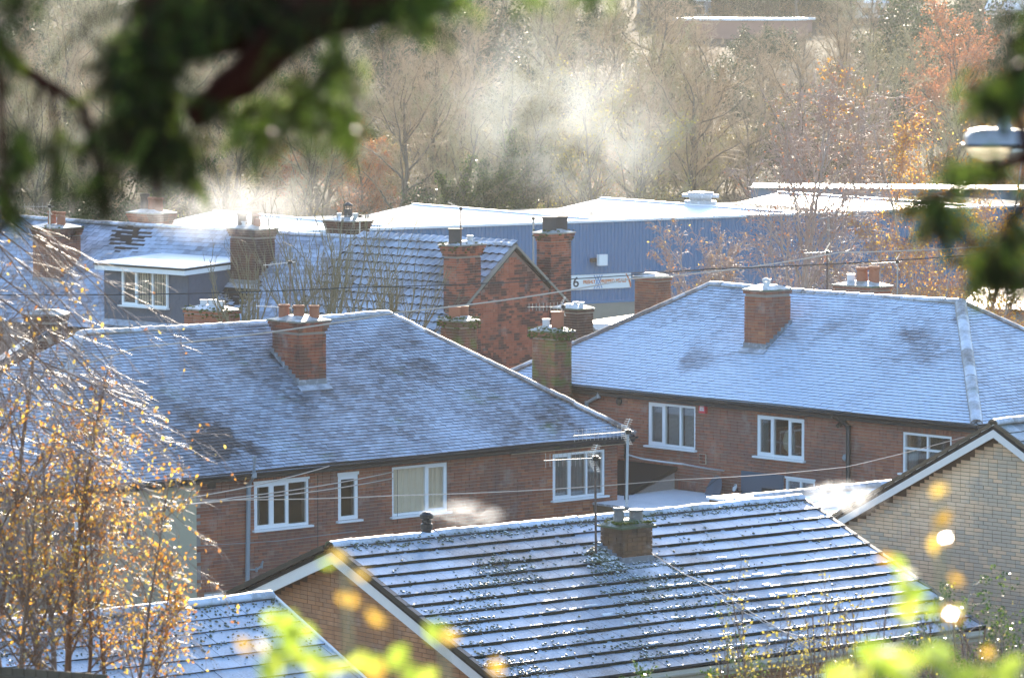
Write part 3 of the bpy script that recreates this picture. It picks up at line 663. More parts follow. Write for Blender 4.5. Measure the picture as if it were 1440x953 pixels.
    pm = MB().box(wp(989, 645, .015), e * .115, Z * .12, n * .012).build('brick_patch', MT['soffit'], H)
    for i in range(2):
        for j in range(3): MB().box(wp(989, 645, .03) + e * (i - .5) * .1 + Z * (j - 1) * .076, e * .046, Z * .033, n * .01).build('brick', MT['brickR'], pm)
    return dict(E=E, e=e, n=n, nr=nr, nr2=nr2, wf=wf, wp=wp, H=H, O=O, Hw=Hw)
HB = house_B()
def chim_B():
    E, e, n, nr = HB['E'], HB['e'], HB['n'], HB['nr']
    q = hit(1047, 490, E, nr); q2 = hit(1077.5, 491.5, E, nr); wd = max(.6, (q2 - q).dot(e)); dp = .86; cc = q + e * wd / 2 + n * dp / 2
    zt = CAMH + (ray(1078, 408) * (cc.y / ray(1078, 408).y)).z
    chimney(HB['H'], cc, -46.8, wd, dp, q.z - .3, zt, 'brickA', [(-.2, .2, .17, .075, 'potw', 'flue'), (.0, -.05, .18, .075, 'potw', 'flue'), (.18, -.25, .24, .08, 'potw', 'cowl')], corbel=1, rs=12, capover=.02)
    flashing(HB['H'], cc, -46.8, wd, dp, E, nr)
chim_B()
# ------------------------------------------------------------------ front roof with big frosted concrete tiles
def house_front():
    e, n = EN(38.5); Rg = Vector((-3.08, 72, 7.51)); W, L, tp = 9.66, 10.77, .388; p = math.atan(tp); cp = math.cos(p); g0 = 3.0
    H = thing('bungalow', (Rg + e * L / 2)[:2] + (g0,), 'low house in front with big frosted concrete tiles, small brick chimney and white bargeboards', 'house')
    up = n * cp + Z * math.sin(p); nr = -n * math.sin(p) + Z * cp; up_b = -n * cp + Z * math.sin(p); nrb = n * math.sin(p) + Z * cp; T = W / 2 / cp
    Ef = Rg - n * W / 2 - Z * W / 2 * tp; Eb = Rg + n * W / 2 - Z * W / 2 * tp
    # gable walls and long walls
    ov = .32; ze = Ef.z - .14
    O = Rg - n * (W / 2 - .35) + e * ov; O.z = g0                     # left gable, seen from the camera; runs along n, faces -e
    GL = W - .7; top = lambda s: (Rg.z - g0 - .16) - abs(s - GL / 2) * tp
    mb = MB()
    for off in (0, L - 2 * ov - .25):
        Q = O + e * off; mb.prism([Q, Q + n * GL, Q + n * GL + Z * (top(GL) - .0), Q + n * GL / 2 + Z * top(GL / 2), Q + Z * top(0)], e * .25)
    wfr = (O, e, -n); LW = L - 2 * ov
    wwin = [(2.2, 4.2, 1.0, 2.2), (5.6, 7.0, 1.0, 2.2)]
    wall_slab(mb, O + e * .26, e, LW - .52, ze - g0, -n, [(a - .26, b - .26, c, d) for a, b, c, d in wwin]); wall_slab(mb, O + n * GL + e * .26, e, LW - .52, ze - g0, n)
    mb.build('wall', MT['mortarC'], H)
    MB().box(O + e * LW / 2 + n * 1.5 + Z * 1.2, e * (LW / 2 - .4), n * .05, Z * 1.15).build('room_wall', MT['room'], H)
    br = wall_bricks(O + n * GL, -n, GL, Rg.z - g0, -e, (), (), topfn=lambda s: top(s) - .02, rs=31)
    br += wall_bricks(O, e, LW, ze - g0, -n, wwin, (), rs=32)
    pieces('brick', 'bricks', H, MT['brickH'], br, 300, vis=(330, 700, 780, 953), rs=2)
    for r_ in wwin: window(H, wfr, r_, (1, 1, 1), ('net',), sash=(0, 2))
    # roof slabs
    mb = MB()
    for Ee, u_, q in ((Ef, up, nr), (Eb, up_b, nrb)):
        mb.prism([Ee - q * .02, Ee + u_ * T - q * .02, Ee + u_ * T + e * L - q * .02, Ee + e * L - q * .02], -q * .07)
    mb.build('roof', MT['deck'], H)
    t = roof_tiles(Ef, e, up, nr, lambda q: (0.0, L), T - .06, .358, .34, .042, rs=33, wav=.003, jit=.0015, lap=.06, brk=.001, tj=.003)
    tb = roof_tiles(Eb + e * L, -e, up_b, nrb, lambda q: (0.0, L), T - .06, .358, .34, .042, rs=34, wav=.006, jit=.003, lap=.06)
    # three closest-to-flat faces per tile are enough; the front slope comes first
    pieces('roof_tile', 'roof_tiles', H, MT['tileH'], t + tb, 300, vis=(460, 1440, 690, 953), rs=4)
    halfround('ridge_tile', H, MT['ridgeH'], Rg - Z * .02 - e * .02, Rg + e * L - Z * .02, .15, .45, sag=.0)
    # verge units: dark stepped caps on both verges of the left gable
    for Ee, u_, q in ((Ef, up, nr), (Eb, up_b, nrb)):
        for side in (0, 1):
            k = 0
            while k * .358 < T - .25:
                c = Ee + u_ * (k * .358 + .19) + e * (L * side) + q * (.030)
                o = MB().box(c, u_ * .19 - q * .006, e * .05, q * .045).build('verge_cap', MT['black'], H); k += 1
    # bargeboards, soffits
    for side, of in ((0, 0.03), (1, L - .03)):
        for Ee, u_, q in ((Ef, up, nr), (Eb, up_b, nrb)):
            a = Ee + e * of - Z * .17 - u_ * .0; b = Rg + e * of - Z * .19
            MB().box((a + b) / 2, (b - a) / 2 * 1.0, e * .013, Z * .115).build('bargeboard', MT['barge'], H)
            a2, b2 = Ee + e * (ov / 2 if side == 0 else L - ov / 2) - Z * .13, Rg + e * (ov / 2 if side == 0 else L - ov / 2) - Z * .13
            MB().box((a2 + b2) / 2, (b2 - a2) / 2, e * (ov / 2 - .03), Z * .008).build('soffit', MT['soffit'], H)
    gutter(H, Ef + e * .05 - n * .07 - Z * .05, Ef + e * L - n * .07 - Z * .05, -n, r=.065, mat='soffit', fascia='soffit')
    gutter(H, Eb + e * .05 + n * .07 - Z * .05, Eb + e * L + n * .07 - Z * .05, n, r=.065, mat='soffit', fascia='soffit')
    # chimney
    q = hit(874.8, 796.5, Ef, nr); q2 = hit(917.6, 794, Ef, nr); wd = (q2 - q).dot(e) + .03; dp = .58; cc = q + e * wd / 2 + n * dp / 2
    zt = CAMH + (ray(882, 740) * (cc.y / ray(882, 740).y)).z
    chimney(H, cc, 38.5, wd, dp, q.z - .25, zt, 'brickHc', [(-.16, .02, .27, .10, 'potg', 'roll'), (.19, -.03, .22, .13, 'potg', 'roll')], corbel=0, rs=13, capover=.05, mossy=60, cap='capdark', mortar='mortarC')
    flashing(H, cc, 38.5, wd, dp, Ef, nr)
    # lead sheet saddle below the stack
    m1 = cc - n * (dp / 2 + .35); mbx = MB()
    pz = lambda p_: Ef.z - ((p_ - Ef).x * nr.x + (p_ - Ef).y * nr.y) / nr.z
    c_ = Vector((m1.x, m1.y, pz(m1) + .075)); mbx.box(c_, e * (wd / 2 + .12), up * .24, nr * .006); mbx.build('lead_apron', MT['lead'], H)
    # flue terminal smoking on the ridge
    f = P(600, 752, 76); s_ = (hit(600, 752, Rg, n) - Rg).dot(e); fb = Rg + e * s_ + Z * .02
    fl = MB(); fl.lathe(fb, [(.085, 0), (.085, .10), (.105, .12), (.105, .2), (.08, .22), (.08, .28), (.12, .30), (.12, .36), (.07, .41), (.0, .42)], 14); fl.build('flue_terminal', MT['black'], H, True)
    # moss cushions: pushed out of the laps, thickest below the stack
    rng = random.Random(77); mm = MB(); tv = {}
    def put(s, t_, r):
        k = int(t_ / .358); lift = .066 - (t_ - k * .358) / .358 * .035
        c = Ef + e * s + up * t_ + nr * (lift + .016)
        a = rng.uniform(0, 6); ax = (e * math.cos(a) + up * math.sin(a)); bx_ = nr.cross(ax)
        top_ = [c + nr * r * .85 + ax * rng.uniform(-.3, .3) * r]; ring = [c + (ax * math.cos(x) + bx_ * math.sin(x)) * r * rng.uniform(.8, 1.25) for x in (0, 1.26, 2.5, 3.77, 5.03)]
        mid = [c + (x - c) * .75 + nr * r * .6 for x in ring]
        mm.add(ring + mid + top_, [(i, (i + 1) % 5, 5 + (i + 1) % 5, 5 + i) for i in range(5)] + [(5 + i, 5 + (i + 1) % 5, 10) for i in range(5)], rng.random())
    cs = (cc - Ef).dot(e); ct = (cc - Ef).dot(n) / cp
    import mathutils
    nz = lambda a, b: mathutils.noise.noise(Vector((a * .55, b * .8, 3.1))) + .5 * mathutils.noise.noise(Vector((a * 1.7, b * 2.2, 9.1)))
    cnt = 0
    while cnt < 3800:
        s, t_ = rng.uniform(0, L), rng.uniform(.02, T - .1); d_ = math.hypot((s - cs + (ct - t_) * .0), 0)
        dens = .03 + max(0, nz(s, t_)) * 1.3
        if s > cs + 1.6: dens *= .22
        if s > cs + 3.5: dens *= .3
        inb = abs(s - cs + .25) < .8 + (ct - t_) * .35 and t_ < ct
        if inb: dens += 1.2 * max(0, 1 - (ct - t_) / 2.6)
        if rng.random() > dens: continue
        fr_ = (t_ % .358) / .358
        if rng.random() < .45: t_ = int(t_ / .358) * .358 + rng.uniform(.01, .09)
        put(s, t_, rng.choice((.010, .013, .016, .02, .028))); cnt += 1
    for i in range(900):
        put(rng.uniform(0, L), T - rng.uniform(.0, .35), rng.choice((.012, .018, .026)))
    for i in range(260):     # thick green clump beside the stack
        s = cs - wd / 2 - abs(rng.gauss(0, .25)) - .02; put(s, ct + rng.gauss(-.1, .2), rng.uniform(.02, .045))
    o = mm.build('moss_cushions', MT['frostmoss'], H); o['kind'] = 'stuff'
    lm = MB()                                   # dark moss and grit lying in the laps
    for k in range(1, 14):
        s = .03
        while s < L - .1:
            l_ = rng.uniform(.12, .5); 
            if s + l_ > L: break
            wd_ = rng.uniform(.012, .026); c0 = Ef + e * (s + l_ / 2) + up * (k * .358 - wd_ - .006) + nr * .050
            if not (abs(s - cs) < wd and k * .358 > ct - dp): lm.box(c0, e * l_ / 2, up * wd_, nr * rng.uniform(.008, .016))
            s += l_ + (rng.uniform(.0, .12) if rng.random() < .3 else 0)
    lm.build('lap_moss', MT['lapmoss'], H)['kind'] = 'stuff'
    fm = MB()                                   # added white wedges shaped to catch the sun as glints along the laps
    for k in range(1, 11):
        s = cs - 3.2
        while s < cs + 3.6:
            l_ = rng.uniform(.04, .30); t_ = k * .358 + rng.uniform(.015, .05)
            wgt = max(0, 1 - abs(s - (cs + 1.9 - .32 * (10 - k) * .5)) / 1.7) * (1 if k < 8 else .35) + (.25 if s < cs and k < 7 else 0)
            if rng.random() < wgt * .9:
                for q_ in range(rng.randint(1, 3)):
                    c0 = Ef + e * s + up * (t_ + q_ * .028) + nr * (.083 - q_ * .002); r_ = rng.uniform(.007, .014)
                    ft = c0 + nr * r_ * 1.3; fm.prism([c0 - nr * .01, ft, ft + n * (r_ * 3.4), c0 + up * r_ * 3.2 - nr * .01], e * l_ * rng.uniform(.5, 1))
            s += l_ + rng.uniform(.01, .10)
    fm.build('glint_wedges', MT['flat'], H)['kind'] = 'stuff'
    cb = [Ef + e * s + up * t_ + nr * .09 for s, t_ in ((cs + .45, ct - .05), (cs + .55, ct - .9), (cs + .78, ct - 1.5), (cs + .85, ct - 2.2), (cs + 1.05, .35), (cs + 1.1, -.03))]
    MB().tube(cb, .010, 6).build('roof_cable', MT['cable'], H)
    cb = [Ef + e * s + up * t_ + nr * .09 for s, t_ in ((cs + .62, ct - 1.2), (cs + .60, ct - 1.9), (cs + .95, .7), (cs + 1.5, .1))]
    MB().tube(cb, .009, 6).build('roof_cable', MT['cable'], H)
    return dict(Ef=Ef, e=e, n=n, nr=nr, up=up, Rg=Rg, cc=cc, H=H, T=T, O=O, g0=g0, L=L)
HF = house_front()

# ------------------------------------------------------------------ garage roof, lower left
def garage():
    e, n = EN(38.5); g0 = 3.6
    Rr = P(380, 839, 66.5); tp = .42; p = math.atan(tp); cp = math.cos(p); L = 8.6; W = 6.2
    H = thing('garage', (Rr - e * L / 2)[:2] + (g0,), 'small garage with mossy frosted roof and white verge between the birch and the bungalow gable', 'garage')
    up = n * cp + Z * math.sin(p); nr = -n * math.sin(p) + Z * cp; upb = -n * cp + Z * math.sin(p); nrb = n * math.sin(p) + Z * cp; T = W / 2 / cp
    Rl = Rr - e * L; Ef = Rl - n * W / 2 - Z * W / 2 * tp; Eb = Rl + n * W / 2 - Z * W / 2 * tp
    mb = MB()
    for Ee, u_, q in ((Ef, up, nr), (Eb, upb, nrb)): mb.prism([Ee - q * .02, Ee + u_ * T - q * .02, Ee + u_ * T + e * L - q * .02, Ee + e * L - q * .02], -q * .07)
    mb.build('roof', MT['deck'], H)
    t = roof_tiles(Ef, e, up, nr, lambda q: (0.0, L), T - .05, .358, .34, .03, rs=43, wav=.006, jit=.003, lap=.06)
    t += roof_tiles(Eb + e * L, -e, upb, nrb, lambda q: (0.0, L), T - .05, .358, .34, .03, rs=44, wav=.006, jit=.003, lap=.06)
    pieces('roof_tile', 'roof_tiles', H, MT['tileH'], t, 300, vis=(150, 520, 830, 953), rs=4)
    halfround('ridge_tile', H, MT['ridgeH'], Rl, Rr, .14, .45)
    mb = MB(); O = Rl - n * (W / 2 - .3) + e * .1; O.z = g0; GL = W - .6; top = lambda s: Rr.z - g0 - .12 - abs(s - GL / 2) * tp
    for off in (0, L - .45): Q = O + e * off; mb.prism([Q, Q + n * GL, Q + n * GL + Z * top(GL), Q + n * GL / 2 + Z * top(GL / 2), Q + Z * top(0)], e * .25)
    wall_slab(mb, O + e * .26, e, L - .75, top(0), -n); wall_slab(mb, O + n * GL + e * .26, e, L - .75, top(0), n); mb.build('wall', MT['concrete'], H)
    for Ee, u_, q in ((Ef, up, nr), (Eb, upb, nrb)):
        a = Ee + e * (L + .02) + q * .03; b = Rr + e * .02 + Z * .03
        MB().box((a + b) / 2, (b - a) / 2, e * .025, q * .045).build('verge_strip', MT['barge'], H)
    rng = random.Random(8); mm = MB()
    for i in range(1500):
        s, t_ = rng.uniform(0, L), T - abs(rng.gauss(0, .9)); 
        if t_ < 0: continue
        r = rng.choice((.012, .017, .024)); c = Ef + e * s + up * t_ + nr * .045; mm.lathe(c, [(r, 0), (r * .9, r * .5), (r * .3, r)], 5, nr)
    o = mm.build('moss_cushions', MT['frostmoss'], H); o['kind'] = 'stuff'
garage()

# ------------------------------------------------------------------ buff brick gable, right
def house_C():
    e, n = EN(-45.5); Rg = Vector((9.07, 80, 8.77)); tp = .53; p = math.atan(tp); cp = math.cos(p); g0 = 2.6; hw = 4.3; D_ = 9.0; ov = .30
    H = thing('buff_brick_house', (Rg + n * D_ / 2)[:2] + (g0,), 'buff brick gable end with worn white bargeboards at the right', 'house')
    O = Rg + n * ov - e * (hw - .25); O.z = g0; GL = 2 * (hw - .25); top = lambda s: Rg.z - g0 - .16 - abs(s - GL / 2) * tp
    mb = MB()
    for off in (0, D_ - 2 * ov - .25): Q = O + n * off; mb.prism([Q, Q + e * GL, Q + e * GL + Z * top(GL), Q + e * GL / 2 + Z * top(GL / 2), Q + Z * top(0)], n * .25)
    for Q, nn in ((O, -e), (O + e * GL, e)): wall_slab(mb, Q + n * .26, n, D_ - 2 * ov - .52, top(0), nn)
    mb.build('wall', MT['mortarC'], H)
    br = wall_bricks(O, e, GL, Rg.z - g0, -n, (), (), topfn=lambda s: top(s) - .01, rs=51, hdr=.04)
    pieces('brick', 'bricks', H, MT['brickC'], br, 300, vis=(1200, 1440, 600, 900), rs=2)
    A0 = Rg - e * hw - Z * hw * tp; B0 = Rg + e * hw - Z * hw * tp; T = hw / cp
    ul = e * cp + Z * math.sin(p); nl = -e * math.sin(p) + Z * cp; ur = -e * cp + Z * math.sin(p); nr_ = e * math.sin(p) + Z * cp
    mb = MB()
    for Ee, u_, q in ((A0, ul, nl), (B0, ur, nr_)): mb.prism([Ee - q * .02, Ee + u_ * T - q * .02, Ee + u_ * T + n * D_ - q * .02, Ee + n * D_ - q * .02], -q * .07)
    mb.build('roof', MT['deck'], H)
    t = roof_tiles(B0, n, ur, nr_, lambda q: (0.0, D_), T - .04, .30, .30, .028, rs=53, wav=.006, jit=.004, lap=.06)
    t += roof_tiles(A0 + n * D_, -n, ul, nl, lambda q: (0.0, D_), T - .04, .30, .30, .028, rs=54, wav=.006, jit=.004, lap=.06)
    pieces('roof_tile', 'roof_tiles', H, MT['tileC'], t, 120, vis=(1380, 1440, 570, 700), rs=4)
    halfround('ridge_tile', H, MT['ridge'], Rg, Rg + n * D_, .13, .45)
    for Ee, u_, q in ((A0, ul, nl), (B0, ur, nr_)):
        a = Ee + n * .015 - Z * .12; b = Rg + n * .015 - Z * .13
        MB().box((a + b) / 2, (b - a) / 2, n * .014, Z * .125).build('bargeboard', MT['barge'], H)
        MB().box((Ee + Rg) / 2 + n * ov / 2 - Z * .15, (Rg - Ee) / 2, n * (ov / 2 - .03), Z * .008).build('soffit', MT['soffit'], H)
        k = 0
        while k * .3 < T - .32: MB().box(Ee + u_ * (k * .3 + .16) + q * .02, u_ * .165 - q * .008, n * .03, q * .03).build('verge_cap', MT['wood'], H); k += 1
    gutter(H, B0 + e * .06, B0 + n * D_ + e * .06, e, mat='soffit'); gutter(H, A0 - e * .06, A0 + n * D_ - e * .06, -e, mat='soffit')
house_C()

# ------------------------------------------------------------------ old terrace, back left
def terrace():
    e, n = EN(-43.5); Rg = Vector((.09, 126, 9.33)); W, tp = 7.67, .788; p = math.atan(tp); cp = math.cos(p); g0 = .9; L = 26.0
    H = thing('terraced_row', (Rg - e * L / 2)[:2] + (g0,), 'long old brick terrace with slate roof, dark pantiled end, box dormer and tall stacks', 'house')
    up = n * cp + Z * math.sin(p); nr = -n * math.sin(p) + Z * cp; upb = -n * cp + Z * math.sin(p); nrb = n * math.sin(p) + Z * cp; T = W / 2 / cp
    Rl = Rg - e * L; Ef = Rl - n * W / 2 - Z * W / 2 * tp; Eb = Rl + n * W / 2 - Z * W / 2 * tp
    mb = MB()
    for Ee, u_, q in ((Ef, up, nr), (Eb, upb, nrb)): mb.prism([Ee - q * .02, Ee + u_ * T - q * .02, Ee + u_ * T + e * L - q * .02, Ee + e * L - q * .02], -q * .08)
    mb.build('roof', MT['deck'], H)
    LP = L - 6.65                              # where slate gives way to pantiles
    t = roof_tiles(Ef, e, up, nr, lambda q: (0.0, LP - .02), T, .19, .28, .010, rs=63, wav=.02, jit=.004, brk=.006)
    pieces('slate', 'slates', H, MT['tileD'], t, 300, vis=(110, 620, 300, 460), rs=4)
    # pantiles: corrugated rows
    pan = []; rng = random.Random(5); tw, gg = .30, .34; t_ = 0.0
    while t_ < T - .02:
        s = LP
        while s < L - .05:
            c = Ef + e * (s + tw / 2) + up * (t_ + gg / 2) + nr * rng.uniform(-.004, .004); pan.append(c); s += tw
        t_ += gg
    vs, fs, K = [], [], 6
    for row in (0, 1):
        for k in range(K + 1):
            x = -tw / 2 + tw * k / K; hgt = .045 * (0.5 + .5 * math.sin(2 * math.pi * (k / K) - 1.2)); y = -gg * .5 if row == 0 else gg * .56
            for d_ in (0, -.022): vs.append((x, y, hgt + (.08 if row == 0 else .012) + d_))
    for k in range(K):
        a = 2 * k; b = 2 * (K + 1) + 2 * k; fs += [(a, a + 2, b + 2, b), (a + 1, b + 1, b + 3, a + 3), (a, a + 1, a + 3, a + 2)]
    fs += [(0, 2 * (K + 1), 2 * (K + 1) + 1, 1), (2 * K, 2 * K + 1, 4 * K + 3, 4 * K + 2)]
    me = mkmesh('pantile', np.array(vs), [np.array(fs)], [MT['tileDp']])
    inv = [q for q in sorted(pan, key=lambda q: (0 if 400 < proj(q)[0] < 730 and proj(q)[1] < 520 else 1, q.y))]
    for q in inv[:300]:
        o = bpy.data.objects.new('pantile', me); COL.objects.link(o); o.parent = H; q = q - org(H)
        o.matrix_local = Matrix(((e.x, up.x, nr.x, q.x), (e.y, up.y, nr.y, q.y), (e.z, up.z, nr.z, q.z), (0, 0, 0, 1)))
    rest = MB()
    for q in inv[300:]: rest.add([q + e * x + up * y + nr * z_ for x, y, z_ in vs], fs, rng.random())
    if rest.v: rest.build('pantiles', MT['tileDp'], H)['kind'] = 'stuff'
    halfround('ridge_tile', H, MT['ridge'], Rl, Rg, .13, .42, sag=.06)
    # walls with the salmon gable
    ov = .05; O = Rg - e * ov - n * (W / 2 - .25); O.z = g0; GL = W - .5; top = lambda s: Rg.z - g0 - .10 - abs(s - GL / 2) * tp
    mb = MB()
    for off in (0, L - .4): Q = O - e * off; mb.prism([Q, Q + n * GL, Q + n * GL + Z * top(GL), Q + n * GL / 2 + Z * top(GL / 2), Q + Z * top(0)], -e * .25)
    wall_slab(mb, O - e * .26, -e, L - .7, top(0), -n); wall_slab(mb, O - e * .26 + n * GL, -e, L - .7, top(0), n); mb.build('wall', MT['mortarD'], H)
    br = wall_bricks(O, n, GL, Rg.z - g0, e, (), (), topfn=lambda s: top(s) - .0, rs=71, hdr=.25)
    pieces('brick', 'bricks', H, MT['brickD'], br, 300, vis=(676, 756, 345, 505), rs=2)
    for Ee, u_, q in ((Ef, up, nr), (Eb, upb, nrb)):
        a = Ee + e * (L + .0) ; b = Rg + Vector((0, 0, 0)); MB().box((a + b) / 2 + q * .01, (b - a) / 2, e * .07, q * .035).build('verge_mortar', MT['concrete'], H)
    # party wall stacks. the two by the gable are flush with it
    def zt_(u, v, Y): return CAMH + (ray(u, v) * (Y / ray(u, v).y)).z
    fp = O + e * .07
    a_, b_ = hit(642, 420, fp, e), hit(676, 420, fp, e); d1 = (b_ - a_).dot(n); c1 = (a_ + b_) / 2 - e * .26
    chimney(H, c1, -43.5, .52, d1, g0 + 4.2, zt_(650, 345, c1.y), 'brickD', [(-.02, -.27, .42, .19, 'potd', 'square'), (.05, .28, .2, .08, 'potw', 'flue')], corbel=4, rs=81, n_ind=250, mossy=40)
    a_, b_ = hit(775, 350, fp, e), hit(803, 350, fp, e); d2 = (b_ - a_).dot(n); c2 = (a_ + b_) / 2 - e * .29
    chimney(H, c2, -43.5, .58, d2, g0 + 4.2, zt_(780, 328, c2.y), 'brickD', [(0, -.2, .42, .21, 'potd', 'square'), (.0, .28, .42, .21, 'potd', 'square')], corbel=3, rs=82, n_ind=250, mossy=30)
    # two stacks in the front slope, two behind the ridge
    def stk(base, top_, wd, dp, mat, pots, rs, corb=3, **k):
        qq = hit(base[0], base[1], Ef, nr); cc = qq + n * dp / 2
        chimney(H, cc, -43.5, wd, dp, qq.z - .3, zt_(base[0], top_, cc.y), mat, pots, corbel=corb, rs=rs, n_ind=150, **k); flashing(H, cc, -43.5, wd, dp, Ef, nr); return cc
    stk((66, 397), 320, 1.35, .85, 'brickA', [(-.1, -.1, .45, .15, 'terra', 'roll'), (.35, -.1, .45, .15, 'terra', 'roll')], 83, mossy=40)
    cA = stk((342, 400), 322, 1.15, .80, 'brickK', [(-.35, -.1, .40, .16, 'potd', 'roll'), (0.02, .1, .5, .13, 'tan', 'roll'), (.32, -.1, .42, .12, 'terra', 'cowl'), (-.12, -.25, .16, .06, 'potw', 'flue')], 84)
    for (u, v, wd, pots, rs) in ((213, 300, 1.1, [(-.32, 0, .55, .15, 'potd', 'roll'), (.05, 0, .45, .15, 'terra', 'roll'), (.36, 0, .45, .15, 'terra', 'roll')], 85), (489, 311, 1.15, [(-.38, 0, .16, .07, 'potw', 'flue'), (.02, 0, .5, .14, 'potd', 'cowl'), (.34, .0, .18, .07, 'potw', 'flue')], 86)):
        bc = hit(u, v, Rg + n * 1.0, n); chimney(H, bc, -43.5, wd, .75, bc.z - 1.6, zt_(u, v, bc.y), 'brickR' if rs == 85 else 'brickK', pots, corbel=5 if rs == 85 else 3, rs=rs, n_ind=80)
    # box dormer
    fo = hit(165, 452, Ef, nr); FL = hit(152, 452, Ef, nr); Ofr = FL.copy(); nn = -n
    wfd = (Ofr, e, -n); s1 = sz(265, 400, wfd)[0]; zT = sz(141, 366, wfd)[1]; zT2 = sz(265, 374, wfd)[1]; zT = (zT + zT2) / 2
    s0 = -.15; dl = 3.4
    D = MB().box(Ofr + e * (s0 + s1) / 2 + Z * (zT - .15) / 2 + n * (dl / 2), e * (s1 - s0) / 2, n * dl / 2, Z * (zT - .15) / 2)
    Dm = D.build('dormer', MT['clad'], H)
    w_ = (sz(174, 375, wfd)[0], sz(238, 380, wfd)[0], sz(174, 428, wfd)[1], sz(174, 374, wfd)[1])
    # hung tiles on the dormer cheeks and front
    hung = []; rng = random.Random(3); row = 0; z = 0.0
    while z < zT - .2:
        for (O_, ee, LL, nn) in ((Ofr + e * s0, e, s1 - s0, -n), (Ofr + e * s1, n, dl - .3, e)):
            s = -(row % 2) * .14
            while s < LL:
                a, b = max(s, 0), min(s + .28, LL)
                if nn == -n and a + s0 < w_[1] and b + s0 > w_[0] and w_[2] - .1 < z + .09 < w_[3] + .05: s += .28; continue
                if b - a > .05: hung.append((O_ + ee * (a + b) / 2 + Z * (z + .09) + nn * .016, ee * ((b - a) / 2 - .003), Z * .09 - nn * .006, nn * .005))
                s += .28
        z += .17; row += 1
    mbh = MB()
    for c, a, b, d in hung: mbh.box(c, a, b, d, rng.random())
    hh = MB(); pieces('hung_tile', 'hung_tiles', Dm, MT['clad'], hung, 200, vis=(140, 330, 340, 470), rs=3)
    wf2 = (Ofr - n * .10, e, -n); window(Dm, wf2, w_, (1, 1.15, 1), ('net', 'linen', 'linen'), sash=(0,))
    for o in list(Dm.children):
        if o.name.startswith('window'):
            for ch in list(o.children): ch.parent = H
            o.parent = H
    fz = zT - .08; fall = .10
    c = Ofr + e * (s0 + s1) / 2 + n * (dl / 2 - .15)
    MB().box(c + Z * (fz - .02), e * ((s1 - s0) / 2 + .14), n * (dl / 2 + .14) + Z * fall, Z * .075).build('dormer_fascia', MT['upvc'], Dm)
    MB().box(c + Z * (fz + .085), e * ((s1 - s0) / 2 + .17), n * (dl / 2 + .17) + Z * fall, Z * .03).build('dormer_edge', MT['black'], Dm)
    MB().box(c + Z * (fz + .13), e * ((s1 - s0) / 2 + .15), n * (dl / 2 + .15) + Z * fall, Z * .015).build('dormer_roof', MT['flat'], Dm)
    MB().box(Ofr + e * (s0 + s1) / 2 + Z * .03 - n * .12, e * ((s1 - s0) / 2 + .05), n * .16 + Z * .1, Z * .006).build('lead_apron', MT['lead'], Dm)
    return dict(e=e, n=n, Rg=Rg, Ef=Ef, nr=nr, H=H, c1=c1, c2=c2, cA=cA)
HD = terrace()

